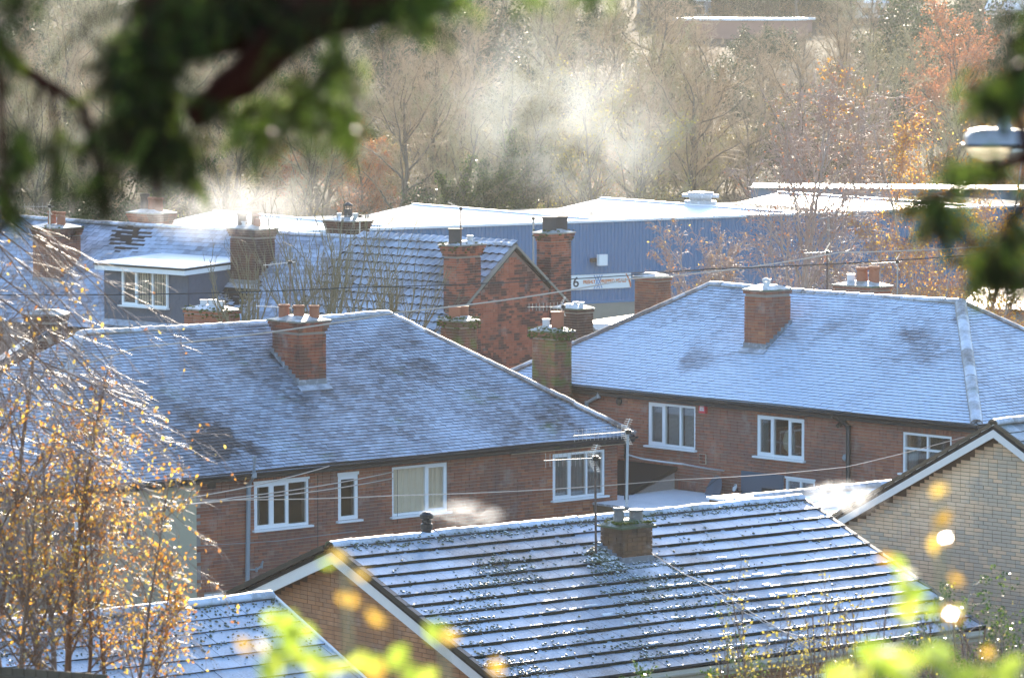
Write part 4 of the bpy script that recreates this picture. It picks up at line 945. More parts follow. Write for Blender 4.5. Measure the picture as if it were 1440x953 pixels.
# ------------------------------------------------------------------ blue warehouse
def warehouse():
    e, n = EN(32.9); A = Vector((4.17, 200, 5.98)); g0 = .4; s0, s1 = -24.0, 34.0; zt = A.z; zc = 2.2
    H = thing('warehouse', (A + e * 5 + n * 15)[:2] + (g0,), 'long blue metal clad industrial unit with frosted roofs', 'warehouse')
    O = A + e * s0; O.z = g0; L = s1 - s0
    MB().box(O + e * L / 2 + n * 8.9 + Z * (zt - g0 - .4) / 2, e * (L / 2 - .05), n * 8.6, Z * (zt - g0 - .4) / 2).build('core_wall', MT['concrete'], H)
    # profiled sheets: trapezoid ribs, one object per sheet
    sw = 1.0; k = 0; x = 0.0; prof = []
    for i in range(5): b = i * .2; prof += [(b, 0), (b + .12, 0), (b + .14, .035), (b + .18, .035)]
    prof += [(1.0, 0)]
    z0, z1 = zc - g0, zt - g0
    vs = [(x_, -y_, z_) for x_, y_ in prof for z_ in (z0, z1)]; fs = [(2 * i, 2 * i + 2, 2 * i + 3, 2 * i + 1) for i in range(len(prof) - 1)]
    me = mkmesh('cladding_sheet', np.array(vs), [np.array(fs)], [MT['blue']])
    while k < int(L):
        q = O + e * k - org(H) - n * .06; o = bpy.data.objects.new('cladding_sheet', me); COL.objects.link(o); o.parent = H
        o.matrix_local = Matrix(((e.x, n.x, 0, q.x), (e.y, n.y, 0, q.y), (0, 0, 1, q.z), (0, 0, 0, 1))); k += 1
    MB().box(O + e * L / 2 - n * .08 + Z * (zt - g0 + .03), e * L / 2, n * .10, Z * .06).build('parapet_flashing', MT['flat'], H)
    MB().box(O + e * L / 2 - n * .10 + Z * (zc - g0), e * L / 2, n * .05, Z * .05).build('drip_flashing', MT['blue'], H)
    for rel in (.62,): pass
    MB().box(O + e * L / 2 - n * .04 + Z * (zc - g0) / 2, e * L / 2, n * .10, Z * (zc - g0) / 2).build('brick_dado', simple('dado_render', (.32, .29, .24), .9, .1, amt=.3, nz=1.5), H)
    MB().box(O + e * L / 2 - n * .115 + Z * (zc - g0 + 1.3), e * L / 2, n * .01, Z * .035).build('seam', MT['board'], H)
    # roofs: shallow spans running back from the wall
    sp = 11.4; sR = (hit(850, 307, A, n) - A).dot(e)
    for i in range(-3, 4):
        c = A + e * (sR + i * sp); hw = sp / 2; hr = .10; dz = .9
        if (c - A).dot(e) - hw < s0 - .5 or (c - A).dot(e) + hw > s1 + .5: continue
        mb = MB(); a0, a1 = c - e * hw + n * .1, c + e * hw + n * .1; bk = n * 17
        lo = Z * -.9; hi = Z * .06
        for q0, q1 in ((a0, c + n * .1), (c + n * .1, a1)):
            l0 = q0 + (lo if q0 is not c else hi)
        pts = [a0 + lo, c + n * .1 + hi, a1 + lo, a1 + lo - Z * .2, a0 + lo - Z * .2]
        mb.prism(pts, bk); rf = mb.build('roof_span', MT['frostroof'], H)
        MB().box(c + n * 8.6 + Z * .09, n * 8.5, e * .12, Z * .03).build('ridge_cap', MT['flat'], rf)
        for j in range(2): MB().box(c - e * 2.0 * 1.0 + n * (5 + j * 7) + Z * (-.36), e * 1.6 + Z * .32, n * 1.2, Z * .02).build('rooflight', MT['glass'], rf)
    # roof vent
    q = P(985, 298, 214); q.z = 5.9
    v = MB(); v.box(q + Z * .15, e * .5, n * .7, Z * .2); v.box(q + Z * .42, e * .34, n * .5, Z * .08); v.box(q + Z * .60, e * .58, n * .8, Z * .08); v.box(q + Z * .73, e * .42, n * .55, Z * .05); v.build('roof_vent', MT['frostroof'], H)
    # floodlight
    wf = (O - n * .1, e, -n)
    s_, z_ = sz(841, 365, wf); c = wf[0] + e * s_ + Z * z_
    fl = MB(); fl.box(c - n * .35, e * .24, n * .10, Z * .26); fl.build('floodlight', MT['upvc'], H)
    MB().box(c - n * .15 - e * .2, e * .30, n * .10, Z * .09).build('dark_block', MT['black'], H)  # black block on the left of the lamp head
    # sign
    a, zt1 = sz(786, 387, wf); b, zt2 = sz(886, 383.5, wf); _, zb2 = sz(886, 404, wf)
    S = MB().box(wf[0] + e * (a + b) / 2 + Z * (zt2 + zb2) / 2 - n * .05, e * (b - a) / 2, Z * (zt2 - zb2) / 2, n * .03).build('sign', MT['white'], H)
    zc_ = (zt2 + zb2) / 2; hh = zt2 - zb2
    def text(s, sx, size, mat, wid=None, nm='lettering', zoff=0):
        cu = bpy.data.curves.new(nm, 'FONT'); cu.body = s; cu.size = size; cu.align_x = 'LEFT'; cu.align_y = 'CENTER'; cu.extrude = .004; cu.offset = .008
        o = bpy.data.objects.new(nm, cu); COL.objects.link(o); bpy.context.view_layer.update()
        dg = bpy.context.evaluated_depsgraph_get(); me_ = bpy.data.meshes.new_from_object(o.evaluated_get(dg)); bpy.data.objects.remove(o)
        co = np.empty(len(me_.vertices) * 3, np.float32); me_.vertices.foreach_get('co', co); co = co.reshape(-1, 3)
        k_ = (wid / (co[:, 0].max() - co[:, 0].min())) if wid else 1.0
        me_.materials.clear(); me_.materials.append(mat); o = link(nm, me_, S)
        q = wf[0] + e * sx + Z * (zc_ + zoff) - n * .085 - org(S); o.matrix_local = Matrix(((e.x * k_, 0, -n.x, q.x), (e.y * k_, 0, -n.y, q.y), (0, 1, 0, q.z), (0, 0, 0, 1))); return o
    su = lambda u: sz(u, 394, wf)[0]
    text('6', su(804), hh * .95, simple('black_print', (.03, .03, .04), .5), su(812) - su(804))
    orange = simple('orange_print', (.75, .22, .06), .5); bl = simple('blue_print', (.10, .25, .55), .5)
    text('FRESHLY', su(818.5), hh * .34, orange, su(836) - su(818.5)); text('PREPPED MEALS', su(843), hh * .34, orange, su(879) - su(843))
    xx = MB()
    for sg in (-1, 1):
        for w__ in (-.07, .07): xx.bar(wf[0] + e * (su(839.7) - .16 * sg + w__) + Z * (zc_ - hh * .46) - n * .09, wf[0] + e * (su(839.7) + .16 * sg + w__) + Z * (zc_ + hh * .46) - n * .09, .035, .008, up=n)
    xx.build('crossed_cutlery_logo', bl, S)
    sw_ = MB(); pts = [wf[0] + e * (su(879) + .25 * math.sin(t * 1.6)) + Z * (zc_ + hh * .46 * (1 - 2 * t)) - n * .09 for t in [i / 8 for i in range(9)]]
    for i in range(8): sw_.bar(pts[i], pts[i + 1], .10 - abs(i - 4) * .01, .008, up=n)
    sw_.build('orange_swoosh', orange, S)
    return dict(e=e, n=n, A=A, wf=wf)
WH = warehouse()
# ------------------------------------------------------------------ other stacks that rise from behind the roofs
def zat(u, v, Y): r = ray(u, v); return CAMH + r.z * (Y / r.y)
def stack_at(u, vt, Y, deg, wd, dp, mat, pots, label, rs, corb=1, depth=5.5, **k):
    p = P(u, vt, Y); return chimney(None, p, deg, wd, dp, p.z - depth, p.z, mat, pots, corbel=corb, rs=rs, as_thing=(label, 'chimney', 'chimney stacks among the roofs'), **k)
stack_at(645, 451, 112, 40.9, .62, .72, 'brickM', [(-.14, 0, .30, .15, 'terra', 'square'), (.18, .05, .30, .15, 'terra', 'square')], 'moss-capped brick stack with two square pots just left of the salmon gable', 91, corb=2, mossy=120, n_ind=160)
stack_at(776, 466, 104.5, -46.8, .80, .56, 'brickM', [(-.18, -.02, .22, .09, 'potw', 'square'), (.2, .0, .42, .15, 'terra', 'square')], 'tall mossy brick stack with a white cowl, standing between the two big hipped roofs', 92, corb=2, mossy=140, n_ind=300)
stack_at(806, 434, 119, -46.8, .95, .62, 'brickK', [(.1, 0, .12, .07, 'potw', 'flue'), (.28, .05, .12, .07, 'potw', 'flue')], 'short dark brick stack with a frosted top behind the tall mossy stack', 93, corb=1, n_ind=140)
stack_at(918, 390, 124, -46.8, .85, .62, 'brickA', [(-.2, 0, .05, .09, 'potw', 'flue'), (.1, .05, .05, .09, 'potw', 'flue')], 'plain brown stack with frosted top against the blue wall', 94, corb=1, n_ind=140)
stack_at(1213, 402, 114, -46.8, 1.35, .75, 'brickA', [(-.42, 0, .22, .10, 'potw', 'square'), (-.02, .0, .42, .16, 'terra', 'roll'), (.32, .1, .46, .15, 'terra', 'roll')], 'wide low stack with two brown pots behind the right roof ridge', 95, corb=1, n_ind=60)
stack_at(298, 436, 113, -43.5, 1.35, .75, 'brickA', [(-.32, 0, .18, .09, 'potw', 'square'), (.0, .05, .2, .12, 'potw', 'square'), (.34, 0, .18, .09, 'potw', 'square')], 'low moss-topped stack with three white cowls in front of the dormer', 96, corb=1, mossy=100, n_ind=80)

def dark_gable():
    Y = 104; pk = P(66, 470, Y); e, n = EN(8); g0 = 1.2; hw = 3.0; tp = .62; D_ = 1.2
    H = thing('house', (pk + n * 3)[:2] + (g0,), 'dark brick gable with a stub stack half hidden by the birch twigs', 'house')
    O = pk - e * hw; O.z = g0; top = lambda s: pk.z - g0 - abs(s - hw) * tp; mb = MB()
    mb.prism([O, O + e * 2 * hw, O + e * 2 * hw + Z * top(2 * hw), O + e * hw + Z * top(hw), O + Z * top(0)], n * D_); mb.build('wall', MT['mortar'], H)
    br = wall_bricks(O + Z * 4, e, 2 * hw, pk.z - g0 - 4, -n, (), (), topfn=lambda s: top(s) - 4.05, rs=9); pieces('brick', 'bricks', H, MT['brickK'], br, 120, vis=(0, 200, 440, 560))
    cp = math.cos(math.atan(tp))
    for sg in (-1, 1):
        a = pk - n * .15; b = a + e * sg * (hw + .2) - Z * (hw + .2) * tp; MB().prism([a, b, b + n * (D_ + .2), a + n * (D_ + .2)], Z * .09).build('roof', MT['tileD'], H)
    chimney(H, pk + n * .35, -6, .92, .6, pk.z - .8, zat(66, 444, Y), 'brickK', [], corbel=2, rs=98, n_ind=60)
dark_gable()

# ------------------------------------------------------------------ low buildings in front of the right house
def lean_to():
    O, e, n, wf = HB['O'], HB['e'], HB['n'], HB['wf']
    s0, z1 = sz(872, 652, wf); s1, _ = sz(950, 668, wf); z1 = sz(900, 655, wf)[1]; out = 2.3; g = 0.0
    H = thing('lean_to', (O + e * (s0 + s1) / 2 - n * out / 2)[:2] + (2.0,), 'brick lean-to with dark felt roof and frosted edge between the two big houses', 'extension')
    B0 = O + e * s0; B1 = O + e * s1; lo = z1 - .75
    MB().prism([B0 - n * .03, B0 - n * out, B0 - n * out + Z * lo, B0 - n * .03 + Z * (z1 - .05)], e * (s1 - s0)).build('wall', MT['mortar'], H)
    br = wall_bricks(B0 - n * out + Z * .5, e, s1 - s0, lo - .55, -n, (), (), rs=19); pieces('brick', 'bricks', H, MT['brickB'], br, 90, vis=(870, 960, 660, 740))
    MB().prism([B0 - n * .04 + Z * z1, B0 - n * (out + .15) + Z * (lo + .02), B0 - n * (out + .15) + Z * (lo + .12), B0 - n * .04 + Z * (z1 + .1)], e * (s1 - s0 + .1)).build('roof', MT['deck'], H)
    MB().box(B0 + e * (s1 - s0) / 2 - n * (out + .13) + Z * (lo + .14), e * (s1 - s0) / 2 * 1.03, n * .10, Z * .02).build('frosted_edge', MT['flat'], H)
    MB().box(B0 + e * (s1 - s0) / 2 - n * (out + .17) + Z * (lo + .03), e * (s1 - s0) / 2 * 1.03, n * .02, Z * .08).build('fascia', MT['dark'], H)
    # flat canopy
    a, z = sz(930, 709, wf); b, _ = sz(1052, 709, wf); z = sz(985, 704, wf)[1] + .18
    K = thing('flat_roof_porch', (O + e * (a + b) / 2 - n * 1.5)[:2] + (2.0,), 'flat-roofed porch under a smooth white sheet of frost, just above the front ridge', 'extension')
    c = O + e * ((a + b) / 2) - n * 1.7
    MB().box(c + Z * (z / 2 - .1), e * ((b - a) / 2 - .1), n * 1.45, Z * (z / 2 - .1)).build('wall', MT['cream'], K)
    MB().box(c + Z * (z - .10), e * ((b - a) / 2), n * 1.62, Z * .08).build('fascia', MT['wood'], K)
    MB().box(c + Z * (z + .01), e * ((b - a) / 2 + .03), n * 1.65, Z * .025).build('roof', MT['frostroof'], K)
    # what hangs on the wall
    wp = HB['wp']; w_ = lambda u, v, off: wp(u, v, off)
    d = thing('wall_board', w_(1075, 676, .05), 'flat grey board fixed to the brown wall under the middle window', 'board'); p0 = w_(1045, 660, .05); p1 = w_(1105, 690, .05)
    s0, za = sz(1045, 661, wf); s1, _ = sz(1104, 668, wf); zb = sz(1045, 700, wf)[1]
    MB().box(O + e * (s0 + s1) / 2 + Z * (za + zb) / 2 - n * .05, e * (s1 - s0) / 2, Z * (za - zb) / 2, n * .02).build('panel', MT['board'], d)
    MB().box(O + e * (s0 + (s1 - s0) * .75) + Z * (zb + (za - zb) * .28) - n * .075, e * (s1 - s0) / 4, Z * (za - zb) * .2, n * .006).build('darker_patch', MT['dark'], d)
    def dish(u, v, r, mat, label):
        c = w_(u, v, .30); t = thing('satellite_dish', c, label, 'dish'); ax = (-n * .9 + Z * .35 - e * .3).normalized()
        mb = MB(); a = ax.cross(Z).normalized(); b = ax.cross(a); vs = []; N = 24
        for rr, dz in ((0.02, 0), (.35, .02), (.7, .08), (1, .17)):
            for sd_ in (0, ): vs += [c + (a * math.cos(x * 2 * math.pi / N) * r + b * math.sin(x * 2 * math.pi / N) * r * 1.08) * rr + ax * dz * r for x in range(N)]
        vs += [v_ - ax * .012 for v_ in vs]; m4 = 4 * N; fs = []
        for i in range(3):
            for k in range(N): q = (i * N + k, i * N + (k + 1) % N, (i + 1) * N + (k + 1) % N, (i + 1) * N + k); fs += [q, tuple(m4 + x for x in q[::-1])]
        for k in range(N): fs.append((3 * N + k, 3 * N + (k + 1) % N, m4 + 3 * N + (k + 1) % N, m4 + 3 * N + k))
        mb.add(vs, fs).build('reflector', MT[mat], t, True); MB().tube([c - ax * .02, c - ax * .1 - Z * .06, w_(u, v, .0) - Z * .1], .015, 6).build('bracket', MT['black'], t)
        MB().tube([c - b * r * .95 + ax * .1 * r, c + ax * r * .8], .008, 6).build('arm', MT['black'], t)
    dish(1018, 690, .36, 'board', 'large dark grey satellite dish on the brown wall left of the grey board'); dish(1046, 684, .085, 'potw', 'tiny white dish at the left edge of the grey board')
lean_to()
def low_roof():
    e, n = EN(38.5); Rl = P(1040, 703, 84); L = 6.2; tp = .30; cp = math.cos(math.atan(tp)); sp_ = math.sin(math.atan(tp)); W = 5.5; g0 = 2.4
    H = thing('outbuilding', (Rl + e * 3)[:2] + (g0,), 'low outbuilding with a very white frosted roof steaming beside the buff gable', 'outbuilding')
    up = n * cp + Z * sp_; nr = -n * sp_ + Z * cp; T = W / 2 / cp; Ef = Rl - n * W / 2 - Z * W / 2 * tp
    Eb = Rl + n * W / 2 - Z * W / 2 * tp; mb = MB(); upb = -n * cp + Z * sp_; nrb = n * sp_ + Z * cp
    for Ee, u_, q in ((Ef, up, nr), (Eb, upb, nrb)): mb.prism([Ee - q * .02, Ee + u_ * T - q * .02, Ee + u_ * T + e * L - q * .02, Ee + e * L - q * .02], -q * .07)
    mb.build('roof', MT['frostroof'], H)
    t = roof_tiles(Ef, e, up, nr, lambda q: (0.0, L), T - .06, .34, .34, .025, rs=73, wav=.004, jit=.003, lap=.05)
    pieces('roof_tile', 'roof_tiles', H, MT['frostroof'], t, 140, vis=(1120, 1240, 670, 740), rs=4)
    halfround('ridge_tile', H, MT['ridge'], Rl, Rl + e * L, .14, .42)
    O = Rl - n * (W / 2 - .2); O.z = g0; mb = MB(); top = lambda s: Rl.z - g0 - .1 - abs(s - (W / 2 - .2)) * tp; GL = W - .4
    mb.prism([O + e * .2, O + e * .2 + n * GL, O + e * .2 + n * GL + Z * top(GL), O + e * .2 + n * GL / 2 + Z * top(GL / 2), O + e * .2 + Z * top(0)], e * (L - .4)); mb.build('wall', MT['mortar'], H)
    # brick parapet pier at the left end of the ridge
    c = Rl - e * .25; pr = MB().box(c - Z * .25, e * .34, n * .2, Z * .30).build('pier', MT['mortar'], H)
    a = wall_bricks(c - e * .35 - n * .21 - Z * .55, e, .70, .6, -n, rs=4) + wall_bricks(c - e * .35 + n * .21 - Z * .55, -n, .42, .6, -e, rs=5); pieces('brick', 'bricks', pr, MT['brickK'], a, 60)
    MB().box(c + Z * .07, e * .40, n * .26, Z * .025).build('coping', MT['flat'], pr)
low_roof()

# ------------------------------------------------------------------ buildings far behind
def far_block(u0, u1, vt, vb, Y, deg, label, wallm, dep=8.0, rise=0.0, wins=0, name='building', roofm='flat', cat='building'):
    e, n = EN(deg); a = P(u0, vt, Y); a2 = a + e; k = (u1 - u0) / (proj(a2)[0] - proj(a)[0]); zb = zat(u0, vb, Y); b = a + e * k; H = thing(name, (a + b)[:2] and ((a + b) / 2 + n * dep / 2)[:2] + (zb - 3,), label, cat)
    o = a.copy(); o.z = zb - 3; h = a.z - zb + 3
    MB().box(o + e * k / 2 + n * dep / 2 + Z * h / 2, e * k / 2, n * dep / 2, Z * h / 2).build('wall', wallm, H)
    if rise: MB().prism([a - n * .3 - Z * .05, a + n * dep / 2 + Z * rise, a + n * (dep + .3) - Z * .05], e * k).build('roof', MT[roofm], H)
    else: MB().box(a + e * k / 2 + n * dep / 2 + Z * .12, e * (k / 2 + .3), n * (dep / 2 + .3), Z * .12).build('roof', MT[roofm], H)
    for i in range(wins):
        c = o + e * (k * (i + .5) / wins) + Z * (h - .95) - n * .02; f = MB().box(c, e * .55, Z * .5, n * .05).build('window', MT['upvc'], H); MB().box(c - n * .06, e * .46, Z * .41, n * .02).build('pane', MT['dark'], f)
    return H
pinkb = simple('distant_pink_brick', (.36, .20, .16), .9, .1, nz=1, amt=.2)
far_block(955, 1118, 29, 62, 432, -12, 'long single-storey brick building with a bright frosted flat roof on the far hill', pinkb, 12, 0, 0)
far_block(940, 1000, 2, 30, 452, 20, 'pale blue-grey building at the top edge above the long frosted roof', simple('pale_blue_wall', (.36, .42, .50), .8, .2, nz=.5), 9, 1.6, 2, roofm='frostroof')
far_block(1186, 1250, 4, 24, 455, 10, 'white fronted house at the top edge left of the russet tree', simple('white_render', (.7, .7, .7), .8, .2, nz=.5, amt=.1), 8, 1.4, 3)
far_block(1384, 1450, 14, 44, 440, -15, 'pale house among trees in the top right corner', simple('pale_render', (.55, .52, .5), .8, .2, nz=.5, amt=.1), 8, 1.4, 3)
far_block(520, 588, 6, 40, 440, -10, 'low building with a thin bright frosted roof edge at the top, behind the yew tips', simple('grey_render', (.38, .38, .38), .8, .2, nz=.5, amt=.1), 10, 0, 2)
far_block(296, 352, 34, 60, 425, -10, 'bluish white house glimpsed through the yew branch', simple('pale_blue_render', (.62, .68, .76), .8, .2, nz=.5, amt=.1), 8, 1.2, 2, roofm='frostroof')
far_block(1056, 1470, 262, 300, 236, -9, 'second industrial unit behind the blue one, pale wall and frosted roof', simple('grey_blue_cladding', (.16, .22, .30), .6, .3, nz=.5, amt=.1), 3, .1, 0, name='warehouse', roofm='flat', cat='warehouse')
far_block(1352, 1460, 430, 470, 150, -20, 'low pale shed with a frosted roof right of the hip end', simple('pale_green_wall', (.36, .42, .40), .8, .2, nz=.5, amt=.15), 5, .5, 0, name='shed', roofm='frostroof', cat='shed')
far_block(826, 905, 462, 490, 160, -30, 'low white roof tucked between the brown stack and the hipped roof', MT['concrete'], 8, 0, 0, name='shed', cat='shed')

# ------------------------------------------------------------------ aerials
Yc = HF['cc'].y
aerial(P(838, 778, Yc - .3), P(837, 640, Yc - .3), 'rusty mast beside the front chimney carrying a long aerial with upright rods', P(765, 648.5, Yc - .9) - P(837, 645, Yc - .3), 12, .12, mesh_panel=True)
aerial(P(881, 712, 77.8), P(883, 603, 77.8), 'tallest grey pole by the front chimney with a long aerial and wide reflector', P(806, 624, 77.2) - P(883, 618, 77.8), 14, .11, mastmat='grey', mr=.024)
aerial(P(792, 466, 104.5), P(792, 428, 104.5), 'short aerial with upright rods on the tall mossy stack', P(742, 433, 104.3) - P(792, 432, 104.5), 10, .10, refl=True)
aerial(P(408, 470, 101), P(408, 366, 101), 'slim aerial mast with a crosswise boom rising behind the left red stack', P(370, 376, 101) - P(408, 372, 101), 5, .05, refl=False, mr=.015)
aerial(P(414, 498, 99.4), P(414, 430, 99.4), 'thin aerial pole fixed to the red stack with three round pots', P(360, 421, 99.4) - P(414, 424, 99.4), 6, .04, refl=False, mr=.014, mastmat='alu')
aerial(P(1163, 425, 112), P(1163, 352, 112), 'aerial with upright rods beside the bare birch', P(1132, 358, 112) - P(1163, 357, 112), 7, .07, mr=.02)
aerial(P(1262, 415, 125), P(1262, 366, 125), 'thin aerial right of the pair of brown pots', P(1226, 373, 125) - P(1262, 371, 125), 5, .08, mr=.02, mastmat='steel')
aerial(P(70, 322, 122), P(70, 288, 122), 'aerial on the leftmost terrace stack', P(32, 298, 122) - P(70, 298, 122), 6, .10, mr=.02, mastmat='alu')
aerial(P(648, 345, 123.6), P(648, 291, 123.6), 'thin mast above the square-potted stack left of the salmon gable', P(630, 284, 122) - P(648, 293, 123.6), 5, .06, refl=False, mr=.02)
aerial(P(750, 372, 131), P(750, 305, 131), 'aerial pole in front of the blue wall between the two salmon stacks', P(716, 309, 131) - P(750, 308, 131), 9, .09, mr=.03, mastmat='steel')
aerial(P(506, 340, 131), P(506, 302, 131), 'small aerial over the dark stack behind the terrace ridge', P(438, 308, 130) - P(506, 309, 131), 10, .07, refl=False, mr=.02, mastmat='alu')

# ------------------------------------------------------------------ cables across the view
def cable(pts, r, mat, label, group=None):
    out = []
    for a, b in zip(pts, pts[1:]):
        a = Vector(a); b = Vector(b)
        for k in range(12): t = k / 12; out.append(a.lerp(b, t) - Z * (4 * t * (1 - t) * (b - a).length * .006))
    out.append(Vector(pts[-1])); return tag(MB().tube(out, r, 5).build('overhead_cable', MT[mat], None, True), label, 'cable', 'overhead cables')
cable([P(-60, 414, 60), P(500, 404, 66), P(1000, 378, 72), P(1500, 347, 78)], .008, 'cabled', 'long dark cable crossing the whole view in front of the terrace and the sign')
cable([P(-60, 560, 58), P(195, 488, 62), P(560, 439, 68), P(886, 392, 76), P(1180, 355, 86), P(1500, 335, 95)], .013, 'cable', 'pale cable rising across the left hipped roof and the salmon gable')
cable([P(100, 732, 80), P(275, 698, 86), hit(463, 655, HA['E'] - HA['n'] * .1, -HA['n'])], .013, 'cable', 'pale cable climbing to the eave above the three-light window')
wpA = HA['wp']
cable([P(100, 722, 80), P(330, 699, 88), wpA(551, 663, .04)], .013, 'cable', 'upper of the twin pale cables crossing the brown wall')
cable([P(100, 716, 79), P(330, 702, 87), wpA(551, 672, .04)], .013, 'cable', 'lower of the twin pale cables crossing the brown wall')
cable([P(250, 702, 74), P(560, 696, 78), P(950, 674, 84), P(1190, 656, 88), P(1356, 614, 89)], .008, 'cable', 'hair-thin cable strung in front of both brown walls')
cable([wpA(878, 638, .1), P(905, 645, 99.6), P(960, 652, 99), HB['wp'](1020, 661, .05)], .02, 'potw', 'white cable hanging between the two houses')  # white cable, thicker than the others

# ------------------------------------------------------------------ lamp posts
def lamp_post():
    b = P(1165, 430, 150); b.z = gz(b.x, b.y); t = P(1165, 306, 150); e = Vector((1, .1, 0)).normalized()
    H = thing('street_lamp', b, 'grey lamp post with a flat double head behind the bare birch', 'street lamp')
    MB().tube([b, b + Z * 3, t], .09, 10, .055).build('post', MT['steel'], H, True)
    MB().tube([t - e * .3 - Z * .05, t + e * .9 + Z * .08], .03, 8).build('arm', MT['steel'], H)
    MB().prism([t + e * .3, t + e * 1.1 + Z * .05, t + e * 1.1 + Z * .13, t + e * .35 + Z * .12], Vector((0, .22, 0))).build('lantern', MT['potw'], H)
lamp_post()
def near_lamp():
    Y = 18.5; s = Y / FPX; c = P(1385, 203, Y); e = Vector((1, .12, 0)).normalized(); f = Vector((-.12, 1, 0)).normalized()
    pole = P(1560, 100, Y + .3); base = Vector((pole.x, pole.y, gz(pole.x, pole.y)))
    H = thing('street_lamp', base, 'out-of-focus street lantern with clear bowl poking in at the right edge', 'street lamp')
    MB().tube([base, base + Z * 2, Vector((pole.x, pole.y, c.z - .12))], .08, 12, .05).build('post', MT['steel'], H, True)
    MB().tube([Vector((pole.x, pole.y, c.z - .12)), Vector((pole.x, pole.y, c.z + .02)) - e * .1, c + e * .33], .03, 10).build('arm', MT['steel'], H, True)
    # canopy: tapering box with sloped nose
    mb = MB(); secs = [(-.085, .035, .0, .035), (-.06, .06, -.0, .062), (.0, .075, 0, .07), (.12, .08, 0, .065), (.28, .07, .0, .05), (.36, .05, 0, .03)]; vs = []
    for x, hw, z0, z1 in secs: vs += [c + e * x + f * y + Z * z for y, z in ((-hw, z0), (-hw * .8, z1), (hw * .8, z1), (hw, z0))]
    fs = [(i * 4 + k, i * 4 + (k + 1) % 4, (i + 1) * 4 + (k + 1) % 4, (i + 1) * 4 + k) for i in range(len(secs) - 1) for k in range(4)] + [(3, 2, 1, 0), tuple(len(secs) * 4 - 4 + k for k in range(4))]
    mb.add(vs, fs).build('canopy', simple('painted_grey_canopy', (.30, .31, .36), .3, .5, amt=.1), H)
    MB().box(c + e * .0 - Z * .004 + e * .02, e * .11, f * .085, Z * .006).build('rim', MT['dark'], H)
    m = M('clear_lamp_bowl'); gl = m.n("MixShader", {0: .45, 1: m.n("BsdfTranslucent", {"Color": (.98, .94, .82)}).outputs[0], 2: m.n("BsdfTransparent", {"Color": (.97, .96, .93)}).outputs[0]})
    mm = m.surf(gl.outputs[0]); b = MB(); vs = []; N = 14
    for x, ry, dz in [(-.085, .01, .004), (-.08, .035, .02), (-.055, .062, .045), (.0, .075, .062), (.07, .075, .058), (.11, .05, .03), (.125, .01, .004)]:
        vs += [c + e * x + f * (math.cos(math.pi * k / (N - 1)) * ry) - Z * (math.sin(math.pi * k / (N - 1)) * dz + .01) for k in range(N)]
    b.add(vs, [(i * N + k, i * N + k + 1, (i + 1) * N + k + 1, (i + 1) * N + k) for i in range(6) for k in range(N - 1)]).build('bowl', mm, H, True)
    MB().tube([c + e * .1 - Z * .03, c + e * .34 - Z * .03], .035, 10, .03).build('reflector', MT['alu'], H, True)
    MB().lathe(c + e * .085 + Z * .06, [(.032, 0), (.034, .02), (.026, .036), (.032, .042), (.022, .062), (.004, .07)], 14).build('photocell', MT['potw'], H, True)
near_lamp()

# ------------------------------------------------------------------ fence in front of the birch
def fence():
    a = P(-30, 948, 31.5); b = P(135, 960, 31.0); g = min(gz(a.x, a.y), gz(b.x, b.y)); H = thing('timber_fence', ((a + b) / 2)[:2] + (g - .2,), 'weathered timber fence, only its sunlit top rail visible at the bottom left', 'fence')
    d = (b - a).normalized(); n_ = d.cross(Z).normalized(); L = (b - a).length
    MB().box((a + b) / 2, d * L / 2, n_ * .045, Z * .014).build('top_rail', MT['wood'], H)
    k = 0; x = 0
    while x < L: MB().box(a + d * (x + .05) - Z * (.03 + (a.z - g) / 2), d * .048, n_ * .01, Z * ((a.z - g) / 2 + .1)).build('fence_board', MT['wood'], H); x += .105
fence()
# ------------------------------------------------------------------ vegetation
def leaf_mat(name, stops, tr=.45, rough=.5):
    m = M(name); c = m.ramp(m.rnd(), stops); c = m.mix(m.math('MULTIPLY', m.noise(3, 3), .35), c, tuple(x * .5 for x in stops[0][1]))
    d = m.n("BsdfPrincipled", {"Base Color": c, "Roughness": rough, "Specular IOR Level": .15 if ("yew" in name or name in ("olive_leaves", "dark_conifer", "ivy_leaves", "russet_leaves")) else .4}).outputs[0]
    t = m.n("BsdfTranslucent", {"Color": c}).outputs[0]
    return m.surf(m.n("MixShader", {0: tr, 1: d, 2: t}).outputs[0])
def bark_mat(name, a, b, rough=.5, spec=.5, frost=.0, fs=6):
    m = M(name); c = m.mix(m.noise(fs, 4), a, b)
    if frost:
        nz_ = m.n("SeparateXYZ", {0: m.n("NewGeometry").outputs["Normal"]}).outputs[2]
        c = m.mix(m.math('MULTIPLY', m.ss(nz_, .0, .7), frost), c, (.75, .72, .72))  # upward sides whitened for frost and for glints put into the colour
    return m.bsdf(c, rough, spec)
